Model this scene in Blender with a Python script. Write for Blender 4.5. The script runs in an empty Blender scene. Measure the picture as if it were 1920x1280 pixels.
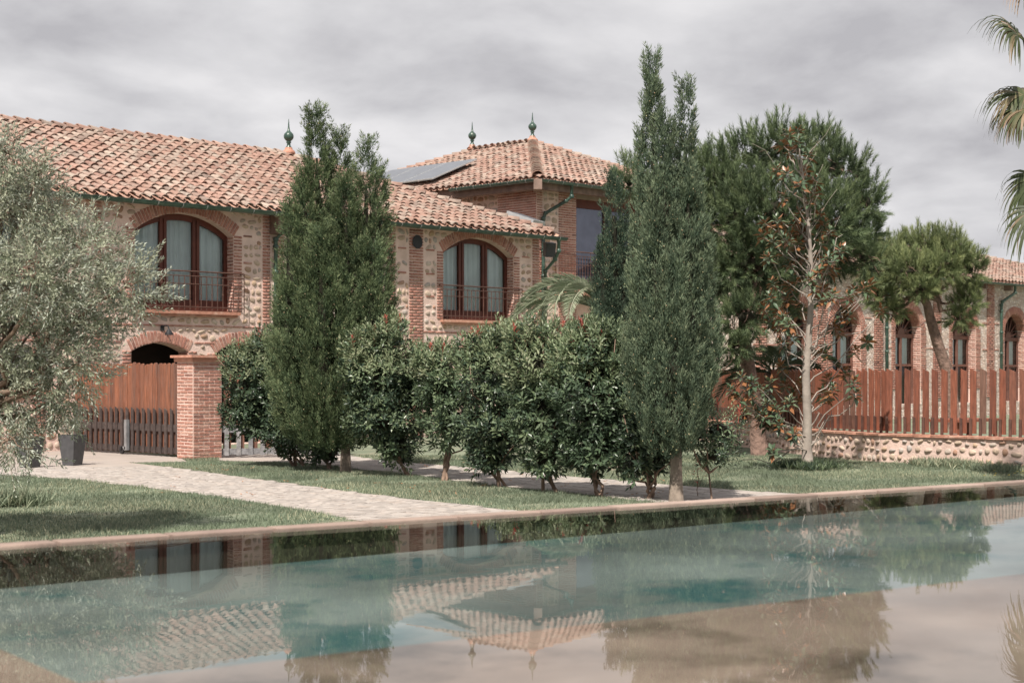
import bpy, math, random
import numpy as np
from mathutils import Matrix, Vector

random.seed(7)
RNG = np.random.default_rng(7)
C = bpy.context.scene
COL = C.collection

# ------------------------------------------------------------------ camera
# world X runs along the farmhouse facade, Y points from the garden into the house, Z is up, the lawn is z = 0
FPX, HY, CAMH = 3000.0, 700.0, 1.85
RT = np.array([.69993, -.71421]); FW = np.array([.71421, .69993])
cam_d = bpy.data.cameras.new('camera'); cam = bpy.data.objects.new('camera', cam_d); COL.objects.link(cam)
cam.location = (0, 0, CAMH)
cam.rotation_euler = (math.pi/2, 0, -math.atan2(FW[0], FW[1]))
cam_d.sensor_width = 36; cam_d.lens = 36*FPX/1920; cam_d.shift_y = 60/1920
cam_d.clip_start = .1; cam_d.clip_end = 5000
cam_d.dof.use_dof = True; cam_d.dof.focus_distance = 25; cam_d.dof.aperture_fstop = 3.6
C.camera = cam

# ------------------------------------------------------------------ light
SUN_EL = math.radians(54); SUN_XY = (-.87, -.493)
SUN_ROT = math.atan2(SUN_XY[0], SUN_XY[1])
sd = bpy.data.lights.new('sun', 'SUN'); sd.energy = 5.0; sd.angle = math.radians(1.0); sd.color = (1, .93, .84)
so = bpy.data.objects.new('sun', sd); COL.objects.link(so)
sv = Vector((SUN_XY[0]*math.cos(SUN_EL), SUN_XY[1]*math.cos(SUN_EL), math.sin(SUN_EL)))
so.rotation_euler = sv.to_track_quat('Z', 'Y').to_euler(); so.location = (0, 0, 30)

W = bpy.data.worlds.new('World'); C.world = W; W.use_nodes = True
nt = W.node_tree; N = nt.nodes; LK = nt.links; N.clear()
def wn(t, **k):
    n = N.new(t)
    for a, b in k.items(): setattr(n, a, b)
    return n
out = wn('ShaderNodeOutputWorld'); bg = wn('ShaderNodeBackground')
sky = wn('ShaderNodeTexSky', sky_type='NISHITA'); sky.sun_disc = False
sky.sun_elevation = SUN_EL; sky.sun_rotation = SUN_ROT % (2*math.pi)
sks = wn('ShaderNodeVectorMath', operation='SCALE'); sks.inputs['Scale'].default_value = .09
LK.new(sky.outputs[0], sks.inputs[0])
tc = wn('ShaderNodeTexCoord'); sep = wn('ShaderNodeSeparateXYZ'); LK.new(tc.outputs['Generated'], sep.inputs[0])
zz = wn('ShaderNodeMath', operation='ADD'); zz.inputs[1].default_value = .26
mz = wn('ShaderNodeMath', operation='MAXIMUM'); mz.inputs[1].default_value = 0; LK.new(sep.outputs[2], mz.inputs[0]); LK.new(mz.outputs[0], zz.inputs[0])
dx = wn('ShaderNodeMath', operation='DIVIDE'); LK.new(sep.outputs[0], dx.inputs[0]); LK.new(zz.outputs[0], dx.inputs[1])
dy = wn('ShaderNodeMath', operation='DIVIDE'); LK.new(sep.outputs[1], dy.inputs[0]); LK.new(zz.outputs[0], dy.inputs[1])
cv = wn('ShaderNodeCombineXYZ'); LK.new(dx.outputs[0], cv.inputs[0]); LK.new(dy.outputs[0], cv.inputs[1])
n1 = wn('ShaderNodeTexNoise'); n1.inputs['Scale'].default_value = 3.0; n1.inputs['Detail'].default_value = 7; n1.inputs['Roughness'].default_value = .52
n1.inputs['Distortion'].default_value = .15
LK.new(cv.outputs[0], n1.inputs['Vector'])
rp = wn('ShaderNodeValToRGB'); e = rp.color_ramp.elements
e[0].position = .34; e[0].color = (.385, .38, .40, 1); e[1].position = .66; e[1].color = (.645, .635, .645, 1)
m = rp.color_ramp.elements.new(.5); m.color = (.525, .52, .535, 1)
LK.new(n1.outputs[0], rp.inputs[0])
n2 = wn('ShaderNodeTexNoise'); n2.inputs['Scale'].default_value = .55; n2.inputs['Detail'].default_value = 3; LK.new(cv.outputs[0], n2.inputs['Vector'])
r2 = wn('ShaderNodeValToRGB'); r2.color_ramp.elements[0].position = .7; r2.color_ramp.elements[1].position = .86
LK.new(n2.outputs[0], r2.inputs[0])
mx = wn('ShaderNodeMixRGB'); LK.new(r2.outputs[0], mx.inputs[0]); LK.new(rp.outputs[0], mx.inputs[1]); LK.new(sks.outputs[0], mx.inputs[2])
LK.new(mx.outputs[0], bg.inputs[0]); bg.inputs[1].default_value = 1.0
LK.new(bg.outputs[0], out.inputs[0])
C.view_settings.view_transform = 'Standard'; C.view_settings.look = 'None'; C.view_settings.gamma = 1
C.view_settings.use_curve_mapping = False; C.view_settings.exposure = .38

# ------------------------------------------------------------------ geometry of the place
def P(x, y, D):
    X = (x-960)/FPX*D
    q = RT*X + FW*D
    return np.array([q[0], q[1], CAMH+(HY-y)/FPX*D])
def G(x, y, z=0.0):
    return P(x, y, (CAMH-z)*FPX/(y-HY))
def UX(x, v):                       # u of the point seen at column x on the plane Y = v
    k = (x-960)/FPX
    D = v/(k*RT[1]+FW[1])
    return k*D*RT[0]+D*FW[0]
def depth(p): return p[..., 0]*FW[0]+p[..., 1]*FW[1]
def proj(p):
    D = depth(p); X = p[..., 0]*RT[0]+p[..., 1]*RT[1]
    return 960+FPX*X/D, HY-FPX*(p[..., 2]-CAMH)/D, D

# ------------------------------------------------------------------ materials
def mat(name, cols, rough=.8, nscale=3., namt=.15, bump=.0, bscale=20., dirt=None, spec=.3, metal=0., transl=0., wood=None, back=None, bdist=.02, coat=0.):
    m = bpy.data.materials.new(name); m.use_nodes = True
    t = m.node_tree; n = t.nodes; l = t.links
    pr = n['Principled BSDF']; o = n['Material Output']
    at = n.new('ShaderNodeAttribute'); at.attribute_name = 'tone'
    oi = n.new('ShaderNodeObjectInfo')
    ad = n.new('ShaderNodeMath'); ad.operation = 'ADD'; l.new(at.outputs['Fac'], ad.inputs[0]); l.new(oi.outputs['Random'], ad.inputs[1])
    fr = n.new('ShaderNodeMath'); fr.operation = 'FRACT'; l.new(ad.outputs[0], fr.inputs[0])
    rp = n.new('ShaderNodeValToRGB'); el = rp.color_ramp.elements
    if len(cols) == 1: cols = [(0, cols[0]), (1, cols[0])]
    elif not isinstance(cols[0][1], (tuple, list)): cols = [(i/(len(cols)-1), c) for i, c in enumerate(cols)]
    el[0].position = cols[0][0]; el[0].color = (*cols[0][1], 1); el[1].position = cols[-1][0]; el[1].color = (*cols[-1][1], 1)
    for p, c in cols[1:-1]:
        x = el.new(p); x.color = (*c, 1)
    l.new(fr.outputs[0], rp.inputs[0])
    ge = n.new('ShaderNodeNewGeometry')
    vec = ge.outputs['Position']
    if wood:
        mp = n.new('ShaderNodeVectorMath'); mp.operation = 'MULTIPLY'; mp.inputs[1].default_value = wood
        l.new(vec, mp.inputs[0]); vec = mp.outputs[0]
    nz = n.new('ShaderNodeTexNoise'); nz.inputs['Scale'].default_value = nscale; nz.inputs['Detail'].default_value = 5; l.new(vec, nz.inputs['Vector'])
    mr = n.new('ShaderNodeMapRange'); mr.inputs['From Min'].default_value = .3; mr.inputs['From Max'].default_value = .7
    mr.inputs['To Min'].default_value = 1-namt; mr.inputs['To Max'].default_value = 1+namt; l.new(nz.outputs[0], mr.inputs[0])
    vm = n.new('ShaderNodeVectorMath'); vm.operation = 'SCALE'; l.new(rp.outputs[0], vm.inputs[0]); l.new(mr.outputs[0], vm.inputs['Scale'])
    col = vm.outputs[0]
    if dirt:
        dc, amt, sc = dirt
        n3 = n.new('ShaderNodeTexNoise'); n3.inputs['Scale'].default_value = sc; n3.inputs['Detail'].default_value = 6; n3.inputs['Roughness'].default_value = .65; l.new(vec, n3.inputs['Vector'])
        m3 = n.new('ShaderNodeMapRange'); m3.inputs['From Min'].default_value = .52; m3.inputs['From Max'].default_value = .66; m3.inputs['To Max'].default_value = amt; l.new(n3.outputs[0], m3.inputs[0])
        mm = n.new('ShaderNodeMixRGB'); l.new(m3.outputs[0], mm.inputs[0]); l.new(col, mm.inputs[1]); mm.inputs[2].default_value = (*dc, 1); col = mm.outputs[0]
    if back:
        mb = n.new('ShaderNodeMixRGB'); l.new(ge.outputs['Backfacing'], mb.inputs[0]); l.new(col, mb.inputs[1]); mb.inputs[2].default_value = (*back, 1); col = mb.outputs[0]
    l.new(col, pr.inputs['Base Color'])
    pr.inputs['Roughness'].default_value = rough; pr.inputs['Specular IOR Level'].default_value = spec; pr.inputs['Metallic'].default_value = metal
    if coat: pr.inputs['Coat Weight'].default_value = coat; pr.inputs['Coat Roughness'].default_value = .12
    if bump:
        nb = n.new('ShaderNodeTexNoise'); nb.inputs['Scale'].default_value = bscale; nb.inputs['Detail'].default_value = 6; l.new(vec, nb.inputs['Vector'])
        b = n.new('ShaderNodeBump'); b.inputs['Strength'].default_value = bump; b.inputs['Distance'].default_value = bdist; l.new(nb.outputs[0], b.inputs['Height']); l.new(b.outputs[0], pr.inputs['Normal'])
    if transl:
        tr = n.new('ShaderNodeBsdfTranslucent'); l.new(col, tr.inputs[0]); ms = n.new('ShaderNodeMixShader'); ms.inputs[0].default_value = transl
        l.new(pr.outputs[0], ms.inputs[1]); l.new(tr.outputs[0], ms.inputs[2]); l.new(ms.outputs[0], o.inputs[0])
    return m
M = {}
M['tile'] = mat('clay_tile', [(0, (.26, .155, .125)), (.18, (.36, .225, .18)), (.36, (.30, .19, .15)), (.52, (.39, .26, .21)), (.66, (.29, .215, .18)), (.8, (.41, .32, .265)), (.9, (.22, .165, .14)), (1, (.34, .21, .165))], .85, 9, .18, .4, 60, ((.38, .33, .28), .8, 3.2))
M['pan'] = mat('clay_pan', [(.38, .22, .17), (.45, .28, .21)], .9, 6, .25, .3, 40, ((.26, .21, .17), .7, 3))
M['brick'] = mat('brick', [(0, (.33, .15, .115)), (.3, (.43, .215, .165)), (.6, (.38, .175, .135)), (.85, (.49, .29, .23)), (.93, (.22, .11, .09)), (1, (.41, .20, .155))], .9, 14, .18, .5, 60, ((.52, .38, .31), .5, 7))
M['mortar'] = mat('lime_mortar', [(.69, .52, .455)], .95, 2.2, .14, .6, 26, ((.52, .375, .31), .6, 1.3))
M['stone'] = mat('river_stone', [(0, (.44, .33, .25)), (.2, (.54, .43, .34)), (.35, (.37, .29, .24)), (.5, (.48, .34, .23)), (.65, (.36, .32, .30)), (.8, (.55, .46, .39)), (.9, (.36, .21, .15)), (1, (.42, .30, .21))], .85, 8, .2, .5, 40, ((.40, .30, .24), .5, 6))
M['glaze'] = mat('green_glaze', [(.035, .072, .055), (.05, .095, .072), (.03, .062, .05)], .32, 5, .3, .1, 10, ((.15, .17, .13), .5, 9), .5)
M['timber'] = mat('weathered_timber', [(.17, .11, .09), (.24, .17, .14)], .9, 4, .3, .5, 20)
M['redwood'] = mat('red_stained_wood', [(.095, .028, .020), (.125, .036, .024)], .5, 4, .2)
M['iron'] = mat('rusty_iron', [(.085, .045, .036), (.12, .06, .045)], .7, 10, .25)
M['plank'] = mat('oiled_plank', [(0, (.17, .060, .038)), (.5, (.25, .088, .053)), (.72, (.21, .07, .042)), (.88, (.17, .095, .07)), (1, (.13, .058, .042))], .6, 5, .3, .4, 14, ((.13, .06, .045), .5, 3), .3, wood=(6, 6, .8))
M['board'] = mat('gate_board', [(0, (.17, .075, .05)), (.35, (.29, .115, .066)), (.6, (.15, .078, .058)), (.8, (.24, .10, .06)), (1, (.21, .082, .05))], .65, 6, .35, .5, 12, ((.12, .085, .075), .8, 3), .3, wood=(6, 6, .6))
M['blackwood'] = mat('dark_stained_wood', [(.055, .042, .040), (.085, .065, .06)], .7, 12, .3, .3, 30)
M['greywood'] = mat('grey_wood', [(.20, .20, .21), (.28, .27, .27)], .85, 12, .3, .4, 30)
M['steel'] = mat('galvanised_steel', [(.38, .40, .42)], .45, 6, .2, metal=.6)
M['curtain'] = mat('white_curtain', [(.80, .84, .84)], .9, 2, .06, transl=.12)
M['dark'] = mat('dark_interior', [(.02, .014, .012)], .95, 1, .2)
M['plaster'] = mat('grey_render', [(.36, .33, .31)], .95, 2, .2, .2, 10, ((.26, .22, .2), .6, 2))
M['cast'] = mat('beige_soffit', [(.30, .24, .20)], .9, 2, .15)
M['terracotta'] = mat('terracotta_slab', [(.44, .21, .15), (.52, .28, .20)], .8, 8, .18, .3, 40, ((.55, .42, .34), .5, 4))
M['coping'] = mat('coping_stone', [(.22, .16, .135), (.31, .23, .19), (.37, .28, .235)], .8, 5, .15, .2, 30, ((.3, .2, .17), .4, 3))
M['pot'] = mat('anthracite_pot', [(.085, .085, .09)], .6, 10, .15)
M['soil'] = mat('potting_soil', [(.05, .035, .025)], .95)
M['black'] = mat('black_metal', [(.025, .025, .028)], .5)
M['panel'] = mat('solar_glass', [(.13, .14, .16)], .28, 3, .1, spec=.6)
M['alu'] = mat('grey_aluminium', [(.42, .43, .44)], .45, 5, .1, metal=.3)
M['bark'] = mat('grey_bark', [(.19, .155, .125)], .9, 9, .3, .8, 20, ((.14, .11, .09), .6, 8))
M['shrubbark'] = mat('brown_shrub_bark', [(.17, .115, .085), (.23, .16, .12)], .9, 12, .3, .6, 25)
M['pinebark'] = mat('pine_bark', [(.19, .125, .10)], .95, 5, .35, 1, 11, ((.08, .055, .045), .7, 9), bdist=.06)
M['palebark'] = mat('pale_smooth_bark', [(.31, .27, .235)], .85, 5, .2, .4, 16, ((.28, .23, .2), .6, 7))
M['twig'] = mat('pale_twig', [(.22, .19, .15)], .9, 6, .2)
M['inner'] = mat('shade_core', [(.018, .018, .012), (.028, .026, .017)], .95)  # near-black crown core: shade between the leaves put into the colour
M['photinia'] = mat('photinia_leaf', [(0, (.028, .048, .032)), (.35, (.062, .095, .056)), (.7, (.105, .15, .085)), (1, (.18, .225, .125))], .33, 1.2, .2, transl=.16, spec=.45)
M['photinia_new'] = mat('photinia_young_leaf', [(0, (.15, .20, .11)), (.6, (.23, .28, .16)), (1, (.33, .35, .22))], .42, 1.2, .2, transl=.28, spec=.4)
M['photinia_red'] = mat('photinia_red_leaf', [(.42, .095, .075), (.55, .16, .12)], .4, 3, .2, transl=.35, spec=.4)
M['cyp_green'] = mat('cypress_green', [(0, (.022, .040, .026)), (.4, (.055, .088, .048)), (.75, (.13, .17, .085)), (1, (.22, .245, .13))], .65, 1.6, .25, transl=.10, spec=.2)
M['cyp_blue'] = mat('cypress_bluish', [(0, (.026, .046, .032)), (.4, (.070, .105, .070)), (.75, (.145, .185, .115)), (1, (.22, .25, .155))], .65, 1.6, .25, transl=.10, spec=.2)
M['cone'] = mat('cypress_cone', [(.36, .36, .20), (.40, .28, .18)], .8)
M['pine'] = mat('pine_needles', [(0, (.038, .058, .034)), (.45, (.12, .165, .082)), (1, (.27, .32, .16))], .55, .9, .2, transl=.15, spec=.3)
M['pine2'] = mat('young_pine_needles', [(0, (.06, .085, .040)), (.45, (.17, .21, .095)), (1, (.33, .36, .17))], .55, .9, .2, transl=.15, spec=.3)
M['olive'] = mat('olive_leaf', [(0, (.085, .105, .065)), (.4, (.19, .215, .14)), (.75, (.31, .33, .235)), (1, (.43, .44, .33))], .5, 1.5, .15, transl=.2, spec=.3, back=(.40, .43, .36))
M['magnolia'] = mat('magnolia_leaf', [(0, (.05, .085, .05)), (.5, (.08, .125, .07)), (1, (.15, .19, .11))], .36, 2, .2, transl=.08, spec=.55, back=(.24, .105, .045))
M['palm'] = mat('palm_leaflet', [(0, (.20, .25, .16)), (.5, (.32, .36, .25)), (1, (.46, .48, .36))], .42, 2, .15, transl=.35, spec=.4)
M['palmdark'] = mat('dark_palm_leaflet', [(.045, .065, .035), (.09, .11, .06)], .5, 2, .2, transl=.2)  # darker date palm leaflets: shade under the pine put into the colour
M['fan'] = mat('fan_palm_leaf', [(0, (.05, .065, .03)), (.6, (.09, .11, .05)), (.85, (.17, .14, .08)), (1, (.30, .21, .14))], .5, 2, .2, transl=.25)
M['deadfan'] = mat('dead_palm_leaf', [(.30, .21, .14), (.40, .29, .20)], .8, 3, .2, transl=.2)
M['grass'] = mat('grass_blade', [(0, (.13, .165, .115)), (.45, (.20, .24, .165)), (.8, (.27, .30, .205)), (1, (.42, .40, .28))], .6, .35, .25, transl=.25, spec=.25)
M['soilgrass'] = mat('lawn_ground', [(.17, .195, .135)], .95, .7, .3, .5, 30, ((.27, .24, .17), .7, .9))
M['paver'] = mat('pale_paver', [(0, (.33, .295, .27)), (.5, (.40, .36, .33)), (1, (.28, .25, .23))], .9, 6, .12, .3, 30, ((.40, .33, .28), .5, 2.2))
M['pathbed'] = mat('path_bedding', [(.36, .315, .285)], .95, 1.5, .12, .4, 40, ((.40, .34, .28), .6, 1.2))
M['poolfloor'] = mat('pool_floor', [(.20, .215, .21)], .7, .9, .4, dirt=((.03, .11, .12), .85, 1.0))
M['poolwall'] = mat('pool_wall', [(.050, .040, .030)], .8, 2, .3)
M['shelf'] = mat('pool_ledge', [(.31, .215, .18)], .8, 1.3, .3, dirt=((.085, .055, .04), .9, .9))
M['yellow'] = mat('yellow_flower', [(.65, .50, .08)], .7)
M['conecl'] = mat('dry_leaf', [(.42, .20, .10)], .8)

def water_mat():
    m = bpy.data.materials.new('pool_water'); m.use_nodes = True; n = m.node_tree.nodes; l = m.node_tree.links; n.clear()
    o = n.new('ShaderNodeOutputMaterial'); mix = n.new('ShaderNodeMixShader'); fr = n.new('ShaderNodeFresnel'); fr.inputs[0].default_value = 1.42
    gl = n.new('ShaderNodeBsdfGlossy'); gl.inputs['Roughness'].default_value = .006; tr = n.new('ShaderNodeBsdfTransparent'); tr.inputs[0].default_value = (.86, .93, .92, 1)
    ge = n.new('ShaderNodeNewGeometry'); nz = n.new('ShaderNodeTexNoise'); nz.inputs['Scale'].default_value = 3.2; nz.inputs['Detail'].default_value = 3
    l.new(ge.outputs['Position'], nz.inputs['Vector'])
    b = n.new('ShaderNodeBump'); b.inputs['Strength'].default_value = .035; b.inputs['Distance'].default_value = .01; l.new(nz.outputs[0], b.inputs['Height'])
    l.new(b.outputs[0], gl.inputs['Normal']); l.new(fr.outputs[0], mix.inputs[0]); l.new(tr.outputs[0], mix.inputs[1]); l.new(gl.outputs[0], mix.inputs[2]); l.new(mix.outputs[0], o.inputs[0])
    return m
def glass_mat():
    m = bpy.data.materials.new('window_glass'); m.use_nodes = True; n = m.node_tree.nodes; l = m.node_tree.links; n.clear()
    o = n.new('ShaderNodeOutputMaterial'); mix = n.new('ShaderNodeMixShader'); fr = n.new('ShaderNodeFresnel'); fr.inputs[0].default_value = 1.5
    gl = n.new('ShaderNodeBsdfGlossy'); gl.inputs['Roughness'].default_value = .02; tr = n.new('ShaderNodeBsdfTransparent'); tr.inputs[0].default_value = (.88, .94, .94, 1)
    l.new(fr.outputs[0], mix.inputs[0]); l.new(tr.outputs[0], mix.inputs[1]); l.new(gl.outputs[0], mix.inputs[2]); l.new(mix.outputs[0], o.inputs[0])
    return m
M['water'] = water_mat(); M['glass'] = glass_mat()
M['brownwood'] = mat('brown_window_wood', [(.13, .062, .048), (.17, .08, .06)], .6, 4, .2)
M['mirrorglass'] = mat('reflective_glass', [(.10, .11, .15)], .04, spec=1.0, metal=.55)

# ------------------------------------------------------------------ object helpers
WM = {}
def link(name, me, parent=None, wm=None):
    o = bpy.data.objects.new(name, me); COL.objects.link(o)
    wm = wm or Matrix.Identity(4); WM[o.name] = wm
    o.matrix_basis = wm
    if parent is not None:
        o.parent = parent; o.matrix_parent_inverse = WM[parent.name].inverted()
    return o
def thing(name, label, cat, loc, group=None):
    o = bpy.data.objects.new(name, None); COL.objects.link(o); loc = tuple(float(c) for c in loc)
    o.location = loc; WM[o.name] = Matrix.Translation(loc); o.empty_display_size = .2
    return tag(o, label, cat, group)
def tag(o, label, cat, group=None):
    o['label'] = label; o['category'] = cat
    if group: o['group'] = group
    return o
def npmesh(name, V, F, tone=None, mats=None, smooth=False):
    """V (n,3); F list of arrays (k,3) or (k,4)"""
    me = bpy.data.meshes.new(name)
    F = [f for f in F if len(f)]
    me.vertices.add(len(V)); me.vertices.foreach_set('co', np.asarray(V, np.float32).ravel())
    lo = np.concatenate([f.ravel() for f in F]); cnt = np.concatenate([np.full(len(f), f.shape[1]) for f in F])
    me.loops.add(len(lo)); me.loops.foreach_set('vertex_index', lo.astype(np.int32))
    st = np.concatenate([[0], np.cumsum(cnt)[:-1]])
    me.polygons.add(len(cnt)); me.polygons.foreach_set('loop_start', st.astype(np.int32))
    if smooth: me.polygons.foreach_set('use_smooth', np.ones(len(cnt), bool))
    me.update(calc_edges=True)
    if tone is not None:
        a = me.attributes.new('tone', 'FLOAT', 'FACE'); a.data.foreach_set('value', np.asarray(tone, np.float32))
    if mats is not None: me.materials.append(mats)
    return me

class MB:
    def __init__(s): s.v = []; s.f = []; s.t = []; s.tone = 0.
    def quad(s, a, b, c, d):
        n = len(s.v); s.v += [a, b, c, d]; s.f.append((n, n+1, n+2, n+3)); s.t.append(s.tone)
    def tri(s, a, b, c):
        n = len(s.v); s.v += [a, b, c]; s.f.append((n, n+1, n+2)); s.t.append(s.tone)
    def box(s, x0, x1, y0, y1, z0, z1, Mx=None):
        p = [np.array((x, y, z), float) for z in (z0, z1) for y in (y0, y1) for x in (x0, x1)]
        if Mx is not None: p = [Mx[:3, :3]@q+Mx[:3, 3] for q in p]
        n = len(s.v); s.v += p
        for f in ((0, 2, 3, 1), (4, 5, 7, 6), (0, 1, 5, 4), (2, 6, 7, 3), (0, 4, 6, 2), (1, 3, 7, 5)): s.f.append(tuple(n+i for i in f)); s.t.append(s.tone)
    def tube(s, pts, rad, k=7, cap=True):
        pts = [np.array(p, float) for p in pts]
        if np.isscalar(rad): rad = [rad]*len(pts)
        n0 = len(s.v); up = None
        for i, p in enumerate(pts):
            d = pts[min(i+1, len(pts)-1)]-pts[max(i-1, 0)]; d = d/(np.linalg.norm(d)+1e-9)
            if up is None or abs(up@d) > .95: up = np.array((0, 0, 1.)) if abs(d[2]) < .9 else np.array((1., 0, 0))
            a = np.cross(d, up); a /= np.linalg.norm(a); b = np.cross(d, a); up = -b if up is None else up
            for j in range(k):
                t = 2*math.pi*j/k; s.v.append(p+(a*math.cos(t)+b*math.sin(t))*rad[i])
        for i in range(len(pts)-1):
            for j in range(k):
                a0 = n0+i*k+j; a1 = n0+i*k+(j+1) % k
                s.f.append((a0, a1, a1+k, a0+k)); s.t.append(s.tone)
        if cap:
            for i0 in (n0, n0+(len(pts)-1)*k):
                s.f.append(tuple(range(i0, i0+k))); s.t.append(s.tone)
    def lathe(s, c, prof, k=14, a0=0, a1=2*math.pi):
        n0 = len(s.v); full = abs(a1-a0-2*math.pi) < 1e-6; kk = k if full else k+1
        for r, z in prof:
            for j in range(kk):
                t = a0+(a1-a0)*j/k; s.v.append(np.array((c[0]+r*math.cos(t), c[1]+r*math.sin(t), c[2]+z)))
        for i in range(len(prof)-1):
            for j in range(k):
                q0 = n0+i*kk+j; q1 = n0+i*kk+((j+1) % kk)
                s.f.append((q0, q1, q1+kk, q0+kk)); s.t.append(s.tone)
    def build(s, name, m, parent=None, Mx=None, smooth=False):
        me = bpy.data.meshes.new(name)
        V = np.array(s.v, float)
        if Mx is not None: V = V@Mx[:3, :3].T+Mx[:3, 3]
        me.from_pydata([tuple(p) for p in V], [], s.f)
        if smooth:
            for p in me.polygons: p.use_smooth = True
        a = me.attributes.new('tone', 'FLOAT', 'FACE'); a.data.foreach_set('value', np.array(s.t, np.float32))
        me.materials.append(M[m]); me.update()
        return link(name, me, parent)

def frame(o, xd, yd):       # local x along xd, y along yd, z up
    Mx = np.eye(4); Mx[:3, 0] = xd; Mx[:3, 1] = yd; Mx[:3, 3] = o; return Mx
def rotm(axis, a):
    return np.array(Matrix.Rotation(a, 4, axis))
def T(x, y, z):
    m = np.eye(4); m[:3, 3] = (x, y, z); return m
def S(x, y, z): return np.diag((x, y, z, 1.))

# piece variants (unit meshes)
VAR = {}
def variant(name, V, F, smooth=True): VAR[name] = dict(V=np.array(V, float), F=[tuple(f) for f in F], smooth=smooth, me={})
def brick_variant(nm, seed):
    r = np.random.default_rng(seed)
    b = .06; V = []
    for (y, k) in ((.5, 1.), (-.30, 1.), (-.5, .93)):     # front is -y, softened arris
        for (x, z) in ((-.5, -.5), (.5, -.5), (.5, .5), (-.5, .5)):
            V.append((x*(k if k == 1 else .97)+r.uniform(-.008, .008), y+r.uniform(-.03, .03), z*(k if k == 1 else .84)+r.uniform(-.05, .05)))
    F = [(8, 9, 10, 11), (3, 2, 1, 0)]
    for i in range(2):
        for j in range(4): F.append((4*i+j, 4*i+(j+1) % 4, 4*i+4+(j+1) % 4, 4*i+4+j))
    variant(nm, V, F, False)
for i in range(4): brick_variant('brick%d' % i, i)
def stone_variant(nm, seed):
    r = np.random.default_rng(seed); k = 9; V = []; F = []
    rr = 1+r.uniform(-.16, .16, k)
    ex = r.uniform(.72, 1.)
    for (rad, y) in ((1., .45), (.97, 0.), (.72, -.34)):
        for j in range(k):
            t = 2*math.pi*j/k
            c, s_ = math.cos(t), math.sin(t)
            sq = 1/max(abs(c)**3+abs(s_)**3, .4)**(1/3)
            V.append((.5*rad*rr[j]*c*sq*.93, y+r.uniform(-.03, .03), .5*rad*rr[j]*s_*sq*.93))
    V.append((r.uniform(-.05, .05), -.5, r.uniform(-.05, .05)))
    for i in range(2):
        for j in range(k): F.append((i*k+j, i*k+(j+1) % k, (i+1)*k+(j+1) % k, (i+1)*k+j))
    for j in range(k): F.append((2*k+j, 2*k+(j+1) % k, 3*k))
    variant(nm, V, F, True)
for i in range(8): stone_variant('stone%d' % i, 20+i)
def tile_variant(nm, seed, k=6):
    r = np.random.default_rng(seed); V = []; F = []
    for (y, R, h, z0) in ((0, .122, .092, .010), (.50, .098, .075, -.012)):
        for j in range(k+1):
            t = math.pi*j/k; V.append((R*math.cos(t), y, z0+h*math.sin(t)))
    for j in range(k+1):
        t = math.pi*j/k; V.append((.105*math.cos(t), .0, .006+.076*math.sin(t)))
    for j in range(k+1):
        t = math.pi*j/k; V.append((.102*math.cos(t), .09, .0+.072*math.sin(t)))
    n = k+1
    for j in range(k):
        F.append((j, j+1, n+j+1, n+j)); F.append((2*n+j, 2*n+j+1, j+1, j)); F.append((3*n+j, 3*n+j+1, 2*n+j+1, 2*n+j))
    variant(nm, V, F, False)
tile_variant('tile0', 1)
# a paving cobble: worn top
V = [(-.5, -.5, 0), (.5, -.5, 0), (.5, .5, 0), (-.5, .5, 0), (-.5, -.48, .7), (.49, -.5, .75), (.5, .5, .7), (-.49, .49, .72), (-.38, -.36, 1), (.4, -.38, 1), (.38, .38, .97), (-.4, .36, 1)]
variant('cobble0', V, [(8, 9, 10, 11)]+[(4*i+j, 4*i+(j+1) % 4, 4*i+4+(j+1) % 4, 4*i+4+j) for i in (0, 1) for j in range(4)], False)
variant('plank0', [(-.5, -.5, 0), (.5, -.5, 0), (.5, .5, 0), (-.5, .5, 0), (-.5, -.5, 1), (.5, -.5, .952), (.5, .5, .952), (-.5, .5, 1)],
        [(3, 2, 1, 0), (4, 5, 6, 7), (0, 1, 5, 4), (1, 2, 6, 5), (2, 3, 7, 6), (3, 0, 4, 7)], False)
# gate board with a rounded, sloping top
V = []
for y in (-.5, .5):
    V += [(-.5, y, 0), (.5, y, 0), (.5, y, .985), (.25, y, .997), (0, y, .995), (-.3, y, .983), (-.5, y, .968)]
variant('board0', V, [(6, 5, 4, 3, 2, 1, 0)[::-1], (7, 8, 9, 10, 11, 12, 13)[::-1]]+[(j, (j+1) % 7, 7+(j+1) % 7, 7+j)[::-1] for j in range(7)], False)

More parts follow.
